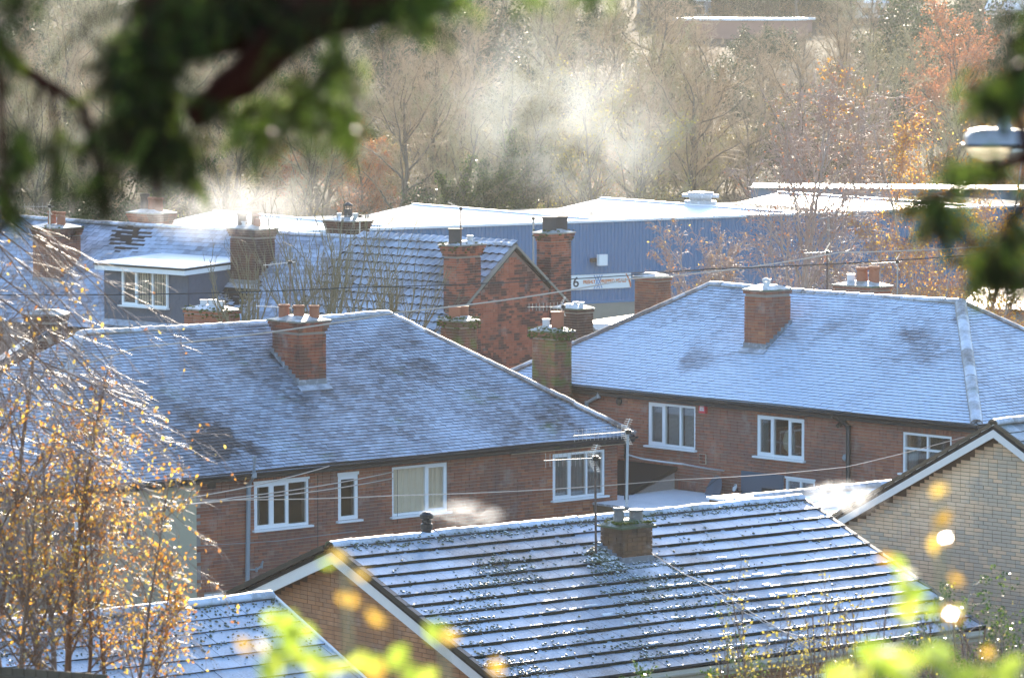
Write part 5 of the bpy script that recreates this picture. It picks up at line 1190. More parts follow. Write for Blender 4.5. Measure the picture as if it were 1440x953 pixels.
VM = {
 'bark': bark_mat("grey_brown_bark", (.10, .08, .06), (.20, .17, .13), .8, .2),
 'twig': bark_mat("warm_brown_twigs", (.32, .23, .14), (.56, .42, .28), .6, .08),
 'twigg': bark_mat("olive_grey_twigs", (.28, .25, .14), (.50, .44, .28), .6, .08),
 'olivetwig': bark_mat("dark_olive_shoots", (.07, .06, .03), (.20, .17, .09), .4, .6),
 'bright2': bark_mat("silvery_pink_twigs", (.26, .18, .15), (.48, .36, .31), .5, .2, frost=.15),
 'twigr': bark_mat("reddish_twigs", (.34, .18, .11), (.5, .3, .2), .6, .1),
 'birch': bark_mat("dark_brown_birch_stems", (.11, .06, .04), (.26, .15, .09), .5, .4, fs=9),
 'bright': bark_mat("frosted_glinting_birch_twigs", (.12, .075, .055), (.32, .24, .20), .45, .35, frost=.34),
 'silver': bark_mat("silver_birch_bark", (.22, .18, .16), (.55, .50, .46), .6, .3, fs=4),
 'yewbark': bark_mat("red_brown_yew_bark", (.016, .004, .003), (.05, .012, .007), .85, .1, fs=60),
 'orange': leaf_mat("orange_birch_leaves", [(0, (.38, .15, .06)), (.3, (.62, .27, .05)), (.7, (.82, .50, .08)), (1, (.90, .74, .18))], .58),
 'rust': leaf_mat("russet_leaves", [(0, (.38, .13, .06)), (.6, (.55, .22, .10)), (1, (.62, .34, .14))], .5),
 'olive': leaf_mat("olive_leaves", [(0, (.16, .14, .06)), (.6, (.28, .24, .10)), (1, (.42, .34, .14))], .45),
 'ivy': leaf_mat("ivy_leaves", [(0, (.03, .07, .02)), (.6, (.07, .13, .03)), (1, (.20, .28, .05))], .35, .3),
 'yellow': leaf_mat("yellow_leaves", [(0, (.45, .36, .06)), (1, (.62, .52, .12))], .5),
 'conifer': leaf_mat("dark_conifer", [(0, (.025, .05, .02)), (1, (.06, .11, .04))], .2),
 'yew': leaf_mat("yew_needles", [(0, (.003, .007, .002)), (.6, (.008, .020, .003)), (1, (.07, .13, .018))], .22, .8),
 'yewlit': leaf_mat("sunlit_yew_needles", [(0, (.02, .05, .008)), (.5, (.09, .17, .02)), (1, (.26, .36, .05))], .5, .4),  # lit copy of the needles: sunlight put into the colour
 'lime': leaf_mat("lime_green_leaves", [(0, (.30, .42, .05)), (.6, (.48, .60, .08)), (1, (.64, .66, .12))], .62, .4),
 'gold': leaf_mat("golden_leaves", [(0, (.62, .36, .05)), (1, (.80, .58, .12))], .6, .4),
}
class Tree:
    def __init__(s, seed): s.rg = random.Random(seed); s.np = np.random.default_rng(seed); s.seg = {}; s.tips = []
    def grow(s, p, d, L, r, lev, spec):
        sp = spec[lev]; n = sp['n']; pts = [(Vector(p), r)]; d = Vector(d).normalized(); q = Vector(p); g = s.rg.gauss
        for i in range(n):
            d = (d + Vector((g(0, sp['w']), g(0, sp['w']), g(0, sp['w']))) + Vector(sp.get('bias', (0, 0, 0))) + Z * sp['up']).normalized()
            q = q + d * (L / n); pts.append((q.copy(), r * (1 - (1 - sp['tap']) * (i + 1) / n)))
        s.seg.setdefault(lev, []).append(pts)
        if lev + 1 < len(spec):
            nx_ = spec[lev + 1]; k = sp['k'] if isinstance(sp['k'], int) else s.rg.randint(*sp['k'])
            for j in range(k):
                f = sp['f0'] + (1 - sp['f0']) * (j + s.rg.random()) / k; x = f * n; i = min(int(x), n - 1)
                a, ra = pts[i]; b, rb = pts[i + 1]; pp = a.lerp(b, x - i); dd = (b - a).normalized()
                ax = dd.cross(Vector((g(0, 1), g(0, 1), g(0, 1)))).normalized(); an = R_(s.rg.uniform(*sp['ang'])); nd = dd * math.cos(an) + ax * math.sin(an)
                s.grow(pp, nd, L * sp['cl'] * (1 - sp.get('fl', .5) * f) * s.rg.uniform(.7, 1.2), max((ra + (rb - ra) * (x - i)) * sp.get('cr', .6), nx_.get('rmin', .004)), lev + 1, spec)
        else:
            for p_, _ in pts[1:]: s.tips.append((p_, d.copy()))
    def arrays(s, levs, sides=3, o=(0, 0, 0)):
        A, B, RA, RB = [], [], [], []
        for l in levs:
            for pts in s.seg.get(l, []):
                for (a, ra), (b, rb) in zip(pts, pts[1:]): A.append(a[:]); B.append(b[:]); RA.append(ra); RB.append(rb)
        if not A: return None
        A = np.array(A) - np.array(o); B = np.array(B) - np.array(o); RA = np.array(RA); RB = np.array(RB)
        D = B - A; D /= np.linalg.norm(D, axis=1)[:, None] + 1e-9
        ref = np.where(np.abs(D[:, 2:3]) < .9, [[0, 0, 1.]], [[1., 0, 0]]); X = np.cross(D, ref); X /= np.linalg.norm(X, axis=1)[:, None] + 1e-9; Y = np.cross(D, X)
        N = len(A); V = np.empty((N, 2 * sides, 3))
        for k in range(sides):
            c, s_ = math.cos(2 * math.pi * k / sides), math.sin(2 * math.pi * k / sides)
            V[:, k] = A + (X * c + Y * s_) * RA[:, None] - D * RA[:, None] * .3; V[:, sides + k] = B + (X * c + Y * s_) * RB[:, None] + D * RB[:, None] * .3
        base = (np.arange(N) * 2 * sides)[:, None]
        F = np.concatenate([base + np.array([[k, (k + 1) % sides, sides + (k + 1) % sides, sides + k]]) for k in range(sides)])
        return V.reshape(-1, 3), F
def leaf_arrays(rng, C, size, o=(0, 0, 0), droop=0.0):
    """one small rhombus with a folded midrib per centre"""
    C = np.asarray(C) - np.array(o); N = len(C); a = rng.normal(size=(N, 3)); a[:, 2] -= droop; a /= np.linalg.norm(a, axis=1)[:, None]
    b = np.cross(a, rng.normal(size=(N, 3))); b /= np.linalg.norm(b, axis=1)[:, None]; c = np.cross(a, b); S = (size * rng.uniform(.6, 1.3, N))[:, None]
    V = np.stack([C - a * S, C + b * S * .62 + c * S * .18, C + a * S, C - b * S * .62 + c * S * .18], 1).reshape(-1, 3)
    F = (np.arange(N) * 4)[:, None] + np.array([[0, 1, 2, 3]]); return V, F, np.repeat(rng.random(N), 4)
def join(name, parts):
    """parts: (V, F, rnd or None, material)"""
    V, F, Rn, FM, mats, off = [], [], [], [], [], 0
    for v, f, r, mt in parts:
        V.append(v); F.append(f + off); Rn.append(np.zeros(len(v)) if r is None else r)
        if mt not in mats: mats.append(mt)
        FM.append(np.full(len(f), mats.index(mt))); off += len(v)
    return mkmesh(name, np.concatenate(V), [np.concatenate(F)], mats, np.concatenate(Rn), np.concatenate(FM), smooth=True)
def scatter(rng, tips, n, sd):
    P_ = np.array([t[0][:] for t in tips]); i = rng.integers(0, len(P_), n); return P_[i] + rng.normal(0, sd, (n, 3))

# --- prototypes of the wood behind the warehouse (built at the origin, height about 11 m)
def wood_proto(seed, H=11.0, twig='twig', leaves=None, nleaf=0, lsize=.06, spread=1.0, ivy=0, stems=1, dense=1.0):
    t = Tree(seed); rg = t.rg
    spec = [dict(n=8, w=.10, up=.10, tap=.3, k=int(17 * dense), f0=.28, ang=(22, 55), cl=.55 * spread, cr=.55, fl=.45),
            dict(n=6, w=.16, up=.10, tap=.3, k=11, f0=.2, ang=(20, 55), cl=.5, cr=.5, rmin=.018),
            dict(n=5, w=.20, up=.08, tap=.4, k=9, f0=.15, ang=(18, 50), cl=.50, cr=.55, rmin=.010),
            dict(n=3, w=.22, up=.06, tap=.5, k=3, f0=.2, ang=(15, 45), cl=.6, cr=.7, rmin=.008),
            dict(n=2, w=.2, up=.04, tap=.6, k=0, f0=.2, ang=(15, 45), cl=.5, rmin=.007)]
    for i in range(stems):
        t.grow((rg.gauss(0, .25) * (stems > 1), rg.gauss(0, .25) * (stems > 1), -.3), (rg.gauss(0, .14), rg.gauss(0, .14), 1), H * rg.uniform(.8, 1.0), .20 / math.sqrt(stems), 0, spec)
    tv, tf = t.arrays([0, 1], 6); tr = mkmesh('trunk', tv, [tf], [VM['bark']], smooth=True)
    v, f = t.arrays([2, 3, 4], 3); parts = [(v, f, None, VM[twig])]
    if nleaf: a, b, c = leaf_arrays(t.np, scatter(t.np, t.tips, nleaf, .12), lsize); parts.append((a, b, c, VM[leaves]))
    cr = join('crown', parts); iv = None
    if ivy:
        C = []
        for pts in t.seg[0] + t.seg[1][:5]:
            for (a, ra), (b, rb) in zip(pts, pts[1:]):
                if a.z > H * .72: continue
                for _ in range(int(ivy)):
                    q = a.lerp(b, rg.random()); w_ = rg.gauss(0, .34 if ra > .06 else .2); an = rg.uniform(0, 6.28); C.append((q.x + math.cos(an) * w_, q.y + math.sin(an) * w_, q.z + rg.gauss(0, .12)))
        a, b, c = leaf_arrays(t.np, C, .085, droop=.6); iv = mkmesh('ivy', a, [b], [VM['ivy']], c)
    return tr, cr, iv
PR = {
 'brown': wood_proto(1, 11.5, 'twig'), 'olive': wood_proto(2, 10.5, 'twigg', 'olive', 1500, .05, 1.1), 'tall': wood_proto(3, 13, 'twig', spread=.8, dense=1.1),
 'rust': wood_proto(4, 10, 'twigr', 'rust', 6000, .06, 1.15), 'ivy': wood_proto(5, 11.5, 'twigg', ivy=420, spread=.8, dense=.7), 'multi': wood_proto(6, 9, 'twigg', 'yellow', 1400, .06, 1.0, stems=3, dense=.6),
}
def bush_proto(seed, R, Hh, mat, n, ls, tw='twigg'):
    t = Tree(seed); spec = [dict(n=4, w=.2, up=.1, tap=.4, k=6, f0=.2, ang=(20, 60), cl=.6, cr=.6), dict(n=3, w=.25, up=.05, tap=.5, k=5, f0=.2, ang=(20, 60), cl=.6, cr=.6, rmin=.012), dict(n=3, w=.25, up=.02, tap=.5, k=0, f0=.2, ang=(15, 45), cl=.5, rmin=.008)]
    for i in range(12): a = t.rg.uniform(0, 6.28); t.grow((math.cos(a) * R * .35 * t.rg.random(), math.sin(a) * R * .35 * t.rg.random(), -.2), (math.cos(a) * .7, math.sin(a) * .7, 1), Hh * t.rg.uniform(.7, 1.1), .04, 0, spec)
    v, f = t.arrays([0], 4); tr = mkmesh('stems', v, [f], [VM['bark']]); v, f = t.arrays([1, 2], 3)
    P_ = scatter(t.np, t.tips, n, R * .10); a, b, c = leaf_arrays(t.np, P_, ls); return tr, join('crown', [(v, f, None, VM[tw]), (a, b, c, VM[mat])]), None
PR['shrub'] = bush_proto(11, 2.2, 3.2, 'olive', 9000, .06); PR['goldshrub'] = bush_proto(12, 2.0, 3.0, 'yellow', 4500, .055, 'twig'); PR['evergreen'] = bush_proto(13, 2.2, 3.6, 'conifer', 16000, .07); PR['rustshrub'] = bush_proto(14, 2.0, 2.8, 'rust', 5000, .055, 'twigr')
LMK = [(0, 'at the left edge'), (90, 'above the leftmost terrace stack'), (170, 'above the box dormer'), (260, 'above the corbelled red stack'), (340, 'in the white chimney smoke'), (440, 'above the tan chimney pot'), (530, 'above the dark ridge stack'), (610, 'left of the ivy-clad trees'), (700, 'above the first warehouse gable'), (790, 'left of the smoke plume core'), (870, 'above the floodlight'), (960, 'above the second warehouse gable'), (1040, 'above the roof vent'), (1120, 'below the long frosted roof'), (1200, 'right of the long frosted roof'), (1290, 'above the pair of brown pots'), (1370, 'left of the street lantern'), (9999, 'above the street lantern')]
ADJ = {'brown': 'brown-twigged bare', 'olive': 'olive-twigged', 'tall': 'narrow bare', 'multi': 'yellow-flecked several-stemmed', 'rust': 'russet', 'evergreen': 'dark evergreen', 'shrub': 'olive', 'goldshrub': 'yellowish', 'rustshrub': 'russet', 'ivy': 'ivied'}
def place(kind, x, y, sc, rz, name, label, cat='tree', group=None, z=None, sz_=1.0):
    if '{' in label:
        u_ = 720 + FPX * x / y; label = label.format(a=ADJ[kind], w=next(w_ for lim, w_ in LMK if u_ < lim)); label = label[0].lower() + label[1:]
    tr, cr, iv = PR[kind]; o = thing(name, (x, y, gz(x, y) if z is None else z), label, cat, group); o.rotation_euler.z = rz; o.scale = (sc, sc, sc * sz_)
    for nm, me in (('trunk' if cat == 'tree' else 'woody_base', tr), ('crown', cr), ('ivy', iv)):
        if me: c = bpy.data.objects.new(nm, me); COL.objects.link(c); c.parent = o
    return o
rg = random.Random(42)
def xat(u, Y): return (u - 720) / FPX * Y
G1, G2, G3 = 'trees of the hazy wood behind the warehouse', 'trees of the hazy wood behind the warehouse', 'trees high on the hazy hillside'
# singled out trees first
named = [
 (545, 236, 'brown', 1.0, 'dark-stemmed bare tree with low spreading boughs left of the ivy-clad trees'), (612, 233, 'ivy', .84, 'leftmost ivy-clad tree above the warehouse roof, its ivy thin and yellowish'),
 (655, 232, 'ivy', 1.0, 'thickest ivy-clad tree, deep green column above the first warehouse gable'), (690, 236, 'ivy', .92, 'right-hand ivy-clad tree with loose ivy, beside the thickest one'),
 (762, 238, 'olive', .9, 'olive-twigged tree behind the lower edge of the big smoke plume'), (848, 234, 'multi', 1.12, 'forked tree with yellow leaf remnants below the smoke plume'), (905, 240, 'brown', .95, 'bare tree with dark leaning trunks under the right end of the smoke plume'),
 (1000, 238, 'brown', 1.0, 'bare brown tree behind the roof vent of the warehouse'), (1330, 300, 'rust', 1.25, 'big russet-leaved tree near the top right corner'), (1225, 300, 'tall', .95, 'tall bare tree immediately left of the big russet one'),
 (40, 235, 'olive', .95, 'olive tree behind the leftmost terrace stack'), (120, 238, 'brown', 1.0, 'bare tree between the two leftmost terrace stacks'), (200, 240, 'ivy', .9, 'ivied tree behind the stack with the corbelled red band'),
 (420, 236, 'olive', .85, 'greenish tree to the right of the dense white chimney smoke'), (480, 242, 'rust', .78, 'small orange-brown tree behind the dark stack on the terrace ridge'), (305, 238, 'tall', .9, 'tall bare tree standing in the dense white chimney smoke')]
for u, Y, k, s, lb in named: place(k, xat(u, Y), Y, s, rg.uniform(0, 6), 'ivy_clad_tree' if k == 'ivy' else ('russet_tree' if k == 'rust' else 'bare_tree'), lb, group=G1)
for i in range(14):
    u = -100 + i * 118 + rg.uniform(-25, 25); Y = rg.uniform(246, 254); k = rg.choice(['brown', 'olive', 'multi'])
    place(k, xat(u, Y), Y, rg.uniform(.72, .92), rg.uniform(0, 6), 'bare_tree', '{a} tree in the first rank of the wood, {w}', group=G1)
for i in range(15):
    u = -120 + i * 115 + rg.uniform(-25, 25); Y = rg.uniform(258, 280); k = rg.choice(['brown', 'tall', 'olive', 'tall', 'brown'])
    place(k, xat(u, Y), Y, rg.uniform(.85, 1.08), rg.uniform(0, 6), 'bare_tree', '{a} tree in the second rank of the wood, {w}', group=G2)
for i in range(17):
    u = -120 + i * 100 + rg.uniform(-30, 30); Y = rg.uniform(300, 335); k = rg.choice(['brown', 'tall', 'olive', 'brown', 'rust' if u > 1340 else 'olive'])
    sc_ = rg.uniform(.8, 1.05) * (.72 if 940 < u < 1140 else 1)
    place(k, xat(u, Y), Y, sc_, rg.uniform(0, 6), 'bare_tree', '{a} tree in the upper rank, {w}', group=G3)
for i in range(34):
    u = -120 + i * 50 + rg.uniform(-25, 25); Y = rg.uniform(366, 405); k = rg.choice(['brown', 'olive', 'brown', 'evergreen'])
    ht = (CAMH - 45 * Y / FPX if 930 < u < 1180 else CAMH + 10 * Y / FPX) - gz(xat(u, Y), Y)
    sc_ = max(.3, ht / (10.5 if k != 'evergreen' else 4.6)) * rg.uniform(.75, 1.0)
    place(k, xat(u, Y), Y, sc_, rg.uniform(0, 6), 'hilltop_tree', 'small {a} tree on the hill crest, {w}', group='trees on the far crest')
for i in range(26):
    u = -60 + i * 62 + rg.uniform(-25, 25); Y = rg.uniform(446, 480)
    place(rg.choice(['evergreen', 'evergreen', 'olive']), xat(u, Y), Y, rg.uniform(1.0, 1.6) * .8, rg.uniform(0, 6), 'hilltop_tree', '{a} tree on the far skyline, {w}', group='trees on the skyline')
for i in range(14):
    u = 925 + i * 20 + rg.uniform(-6, 6); Y = rg.uniform(449, 458)
    place('evergreen' if i % 3 else 'shrub', xat(u, Y), Y, rg.uniform(.9, 1.3), rg.uniform(0, 6), 'hilltop_tree', '{a} tree on the far skyline, {w}', group='trees on the skyline')
for i in range(34):
    u = -60 + i * 46 + rg.uniform(-20, 20); Y = rg.uniform(226, 250); k = rg.choice(['shrub', 'goldshrub', 'shrub', 'shrub', 'evergreen', 'rustshrub'])
    place(k, xat(u, Y), Y, rg.uniform(.8, 1.3), rg.uniform(0, 6), 'woodland_shrub', 'low {a} shrub at the foot of the wood, {w}', 'shrub', 'shrubs at the foot of the wood')
for i in range(30):
    u = -60 + i * 52 + rg.uniform(-20, 20); Y = rg.uniform(284, 300) if i % 2 else rg.uniform(340, 362); k = rg.choice(['shrub', 'evergreen', 'rustshrub', 'shrub'])
    place(k, xat(u, Y), Y, rg.uniform(1.1, 1.7), rg.uniform(0, 6), 'woodland_shrub', '{a} shrub between the upper trees, {w}', 'shrub', 'shrubs between the upper trees')

# --- the bare birch with orange leaves in front of the blue wall, and its neighbours
def birch_tree(u, Y, H, seed, name, label, nleaf, spread=.62, wt='twigr', lean=(0, 0), mat='orange', bark='silver', k0=16, ls=.05, stems=1, r0=.12, base=None, twl=1.0):
    t = Tree(seed); x = xat(u, Y); b = Vector((x, Y, gz(x, Y) if base is None else base))
    spec = [dict(n=9, w=.07, up=.10, tap=.25, k=k0, f0=.22, ang=(25, 55), cl=spread, cr=.5, fl=.6), dict(n=7, w=.13, up=.06, tap=.25, k=13, f0=.15, ang=(22, 55), cl=.42 * twl, cr=.5, rmin=.016),
            dict(n=5, w=.18, up=-.02, tap=.4, k=8, f0=.1, ang=(20, 50), cl=.5, cr=.6, rmin=.010), dict(n=4, w=.2, up=-.07, tap=.5, k=2, f0=.1, ang=(15, 45), cl=.55, cr=.7, rmin=.008), dict(n=2, w=.2, up=-.08, tap=.6, k=0, f0=0, ang=(1, 2), cl=1, rmin=.007)]
    o = thing(name, b, label, 'tree')
    for i in range(stems):
        a = t.rg.uniform(0, 6.28); t.grow(b + Vector((math.cos(a), math.sin(a), 0)) * .2 * (stems > 1) - Z * .2, (lean[0] + math.cos(a) * .25 * (stems > 1), lean[1] + math.sin(a) * .2 * (stems > 1), 1), H * t.rg.uniform(.85, 1), r0, 0, spec)
    v, f = t.arrays([0, 1], 7, b); tr = link('trunk', mkmesh('trunk', v, [f], [VM[bark]], smooth=True), o); tr.location = (0, 0, 0)
    v, f = t.arrays([2, 3, 4], 3, b); pr = [(v, f, None, VM[wt])]
    if nleaf: a_, b_, c_ = leaf_arrays(t.np, scatter(t.np, t.tips, nleaf, .05), ls, b, .4); pr.append((a_, b_, c_, VM[mat]))
    link('crown', join('crown', pr), o); return o
birch_tree(1105, 150, 12.2, 21, 'birch_tree', 'wide bare birch with sparse orange leaves in front of the blue wall', 1100, .60, stems=2, r0=.11, wt='bright2', k0=24, mat='rust')
birch_tree(1010, 158, 7.0, 26, 'birch_tree', 'small twiggy birch thicket at the left foot of the wide bare birch', 400, .6, stems=3, r0=.06, wt='bright2')
birch_tree(1235, 146, 9.0, 22, 'birch_tree', 'orange-leaved birch behind the pair of brown pots', 1800, .55, stems=2, r0=.08)
birch_tree(1345, 150, 11.8, 23, 'birch_tree', 'leafy orange birch behind the street lantern at the right edge', 5600, .55, stems=2, r0=.09)
birch_tree(1440, 140, 9.0, 24, 'birch_tree', 'orange birch in the right corner above the low pale shed', 4500, .55, stems=2, r0=.08)

# --- pollard with upright shoots behind the left roof
def pollard(u, Y, n, Ht, spread, seed, label, zt):
    t = Tree(seed); x = xat(u, Y); b = Vector((x, Y, gz(x, Y))); o = thing('bare_shrub_tree', b, label, 'tree')
    hb = zt - b.z; spec0 = [dict(n=4, w=.04, up=.1, tap=.8, k=0, f0=1, ang=(1, 2), cl=1)]; t.grow(b - Z * .2, (0, 0, 1), hb + .3, .16, 0, spec0)
    spec = [None, dict(n=7, w=.07, up=.07, tap=.35, k=6, f0=.25, ang=(14, 32), cl=.5, cr=.5), dict(n=4, w=.09, up=.08, tap=.5, k=3, f0=.2, ang=(12, 30), cl=.5, cr=.7, rmin=.008), dict(n=3, w=.08, up=.08, tap=.6, k=0, f0=0, ang=(1, 2), cl=1, rmin=.006)]
    for i in range(n):
        a = t.rg.uniform(0, 6.28); s_ = t.rg.random() * spread; t.grow(b + Z * hb + Vector((math.cos(a) * s_ * .5, math.sin(a) * s_ * .3, t.rg.uniform(-.4, .2))), (math.cos(a) * s_ * .62, math.sin(a) * s_ * .5, 1), Ht * t.rg.uniform(.6, 1.1), .028, 1, spec)
    v, f = t.arrays([0], 8, b); link('trunk', mkmesh('trunk', v, [f], [VM['bark']]), o); v, f = t.arrays([1, 2, 3], 4, b); link('crown', mkmesh('crown', v, [f], [VM['olivetwig']], smooth=True), o)
pollard(455, 110, 27, 3.6, 1.6, 31, 'bare tree with many upright olive shoots behind the left hipped roof', 7.4)
pollard(548, 113, 20, 2.7, 1.4, 32, 'lower bare shoots spreading over the pantiled roof, right of the upright tree', 7.2)
pollard(345, 110, 16, 2.5, 1.3, 33, 'thin bare shoots right beside the box dormer', 7.6)

# --- silver birch close by on the left: fine frosted twigs and golden leaves
def near_birch():
    t = Tree(51); Y = 33.0; o_ = P(78, 1010, Y); b = Vector((o_.x, o_.y, gz(o_.x, o_.y))); o = thing('birch_tree', b, 'near birch on the left with glittering frosted twigs and golden leaves', 'tree')
    S = [dict(n=10, w=.05, up=.06, tap=.25, k=21, f0=.10, ang=(22, 50), cl=.36, cr=.45, fl=.45), dict(n=8, w=.10, up=.01, tap=.3, k=9, f0=.1, ang=(20, 48), cl=.50, cr=.55, rmin=.005),
         dict(n=6, w=.12, up=-.06, tap=.45, k=4, f0=.05, ang=(16, 42), cl=.55, cr=.6, rmin=.0032), dict(n=5, w=.14, up=-.10, tap=.6, k=0, f0=0, ang=(1, 2), cl=1, rmin=.0026)]
    def stem(u, v, ut, vt, r, yo=0, L=None):
        a = P(u, v, Y + yo); c = P(ut, vt, Y + yo + t.rg.uniform(-.5, .5)); a.z = min(a.z, b.z + 1.6)
        t.grow(a, c - a, (c - a).length, r, 0, S)
    for a in ((62, 980, 30, 520, .034), (92, 980, 130, 560, .030, .3), (78, 980, 78, 640, .026, -.3), (8, 1000, -40, 420, .036, .4), (-30, 1000, 70, 470, .03, .2), (-60, 1000, -60, 300, .05, .6), (188, 985, 205, 700, .016, -.5), (120, 985, 160, 690, .018, .4), (30, 980, 10, 700, .022, -.6), (150, 990, 110, 640, .016, .6), (215, 990, 235, 800, .012, .2)): stem(*a)
    # long arching limbs thrown out to the right and drooping
    S2 = [None, dict(n=12, w=.05, up=-.035, tap=.2, k=14, f0=.12, ang=(14, 40), cl=.30, cr=.5, fl=.3), dict(n=6, w=.10, up=-.08, tap=.4, k=4, f0=.05, ang=(14, 38), cl=.55, cr=.6, rmin=.0023), dict(n=4, w=.12, up=-.08, tap=.6, k=0, f0=0, ang=(1, 2), cl=1, rmin=.0017)]
    for (u, v, ut, vt) in ((-60, 230, 100, 420), (-10, 320, 150, 480), (40, 520, 180, 760), (-30, 480, 60, 700), (20, 640, 220, 880), (60, 560, 170, 620), (-50, 400, 40, 520), (70, 470, 200, 640), (0, 520, 120, 640), (-60, 600, 60, 780), (100, 640, 258, 830), (-40, 520, 150, 560), (40, 450, 120, 620), (-20, 330, 205, 600), (-30, 260, 150, 480), (0, 420, 225, 660), (-40, 250, 60, 420), (-10, 380, 165, 560), (20, 470, 240, 720), (-50, 300, 100, 500), (30, 500, 255, 640), (-20, 450, 130, 690), (-60, 350, 60, 560), (10, 560, 190, 800), (-40, 420, 90, 640), (60, 600, 250, 760), (-30, 280, 190, 500)):
        yo = t.rg.uniform(-.7, .7); a = P(u, v, Y + yo); c = P(ut, vt, Y + yo + t.rg.uniform(-.4, .4)); d = c - a; t.grow(a, d + Z * d.length * .30, d.length * 1.12, .007, 1, S2)
    st_all = t.seg[0]
    for one in st_all:
        t.seg[0] = [one]; v, f = t.arrays([0], 8, b); link('trunk', mkmesh('trunk', v, [f], [VM['birch']], smooth=True), o)
    v, f = t.arrays([1], 5, b); link('branches', mkmesh('branches', v, [f], [VM['birch']], smooth=True), o)
    v, f = t.arrays([2, 3], 3, b); pr = [(v, f, None, VM['bright'])]
    tips = [q for q in t.tips]; low = [q for q in tips if proj(q[0])[1] > 560]; hi = [q for q in tips if proj(q[0])[1] <= 560]
    a_, b_, c_ = leaf_arrays(t.np, scatter(t.np, low, 7000, .035), .019, b, .8); pr.append((a_, b_, c_, VM['orange']))
    a_, b_, c_ = leaf_arrays(t.np, scatter(t.np, hi, 260, .03), .019, b, .8); pr.append((a_, b_, c_, VM['orange']))
    link('crown', join('crown', pr), o)
near_birch()

# --- garden shrubs at the lower right
def conifer_sprays(name, label, cx, cy, Y, R, n, seed, top=None):
    rg_ = np.random.default_rng(seed); r2 = random.Random(seed); c = P(cx, cy, Y); b = Vector((c.x, c.y, gz(c.x, c.y))); o = thing(name, b, label, 'shrub'); C, segs = [], Tree(seed)
    S = [dict(n=5, w=.12, up=.10, tap=.4, k=9, f0=.15, ang=(20, 45), cl=.5, cr=.5), dict(n=4, w=.1, up=.05, tap=.5, k=6, f0=.1, ang=(25, 45), cl=.5, cr=.6, rmin=.003), dict(n=3, w=.08, up=.02, tap=.6, k=0, f0=0, ang=(1, 2), cl=1, rmin=.002)]
    for i in range(n):
        a = r2.uniform(0, 6.28); rr = R * math.sqrt(r2.random()); p = Vector((c.x + math.cos(a) * rr, c.y + math.sin(a) * rr * .6, b.z)); h = (c.z - b.z) * r2.uniform(.75, 1.05) * (1 - .25 * (rr / R) ** 2)
        segs.grow(p, (math.cos(a) * .25, math.sin(a) * .2, 1), h, .02, 0, S)
    v, f = segs.arrays([0], 5, b); link('stems', mkmesh('stems', v, [f], [VM['birch']]), o)['kind'] = 'stuff'; v, f = segs.arrays([1, 2], 3, b)
    a_, b_, c_ = leaf_arrays(rg_, scatter(rg_, segs.tips, n * 750, .018), .016, b, -.5); link('foliage', join('foliage', [(v, f, None, VM['twigg']), (a_, b_, c_, VM['ivy'])]), o); return segs
conifer_sprays('conifer_shrub', 'bright green conifer shrub at the bottom edge under the front gutter', 1110, 905, 38, .75, 13, 61)
conifer_sprays('conifer_shrub', 'small green conifer tips between the two clumps of lime leaves', 1270, 900, 38, .35, 6, 62)
conifer_sprays('conifer_shrub', 'feathery green conifer branch at the right edge in front of the buff wall', 1447, 830, 36, .30, 8, 63)
def dry_shrub(cx, cy, Y, R, n, seed, label, leaf, nl, ls=.014):
    t = Tree(seed); c = P(cx, cy, Y); b = Vector((c.x, c.y, gz(c.x, c.y))); o = thing('garden_shrub', b, label, 'shrub'); h0 = c.z - b.z
    S = [dict(n=7, w=.06, up=.08, tap=.4, k=12, f0=.35, ang=(14, 38), cl=.28, cr=.5), dict(n=4, w=.12, up=.06, tap=.5, k=4, f0=.2, ang=(18, 42), cl=.5, cr=.6, rmin=.003), dict(n=3, w=.12, up=.02, tap=.6, k=0, f0=0, ang=(1, 2), cl=1, rmin=.0022)]
    for i in range(n):
        x = t.rg.uniform(-R, R); t.grow((c.x + x, c.y + t.rg.uniform(-.4, .4), b.z), (t.rg.gauss(0, .10), t.rg.gauss(0, .1), 1), h0 * t.rg.uniform(.8, 1.06), .012, 0, S)
    v, f = t.arrays([0], 5, b); link('stems', mkmesh('stems', v, [f], [VM['birch']]), o)['kind'] = 'stuff'; v, f = t.arrays([1, 2], 3, b)
    a_, b_, c_ = leaf_arrays(t.np, scatter(t.np, t.tips, nl, .02), ls, b, .2); link('crown', join('crown', [(v, f, None, VM['bright']), (a_, b_, c_, VM[leaf])]), o)
dry_shrub(1120, 862, 37, .75, 16, 71, 'upright shrub with pale yellow seed tufts along the bottom edge', 'yellow', 1500, .018)
dry_shrub(1330, 865, 36, .85, 22, 72, 'brown twiggy shrub in front of the foot of the buff wall', 'yellow', 500, .013)
dry_shrub(1420, 905, 35, .5, 12, 73, 'frosted bramble stems in the bottom right corner', 'olive', 400, .014)

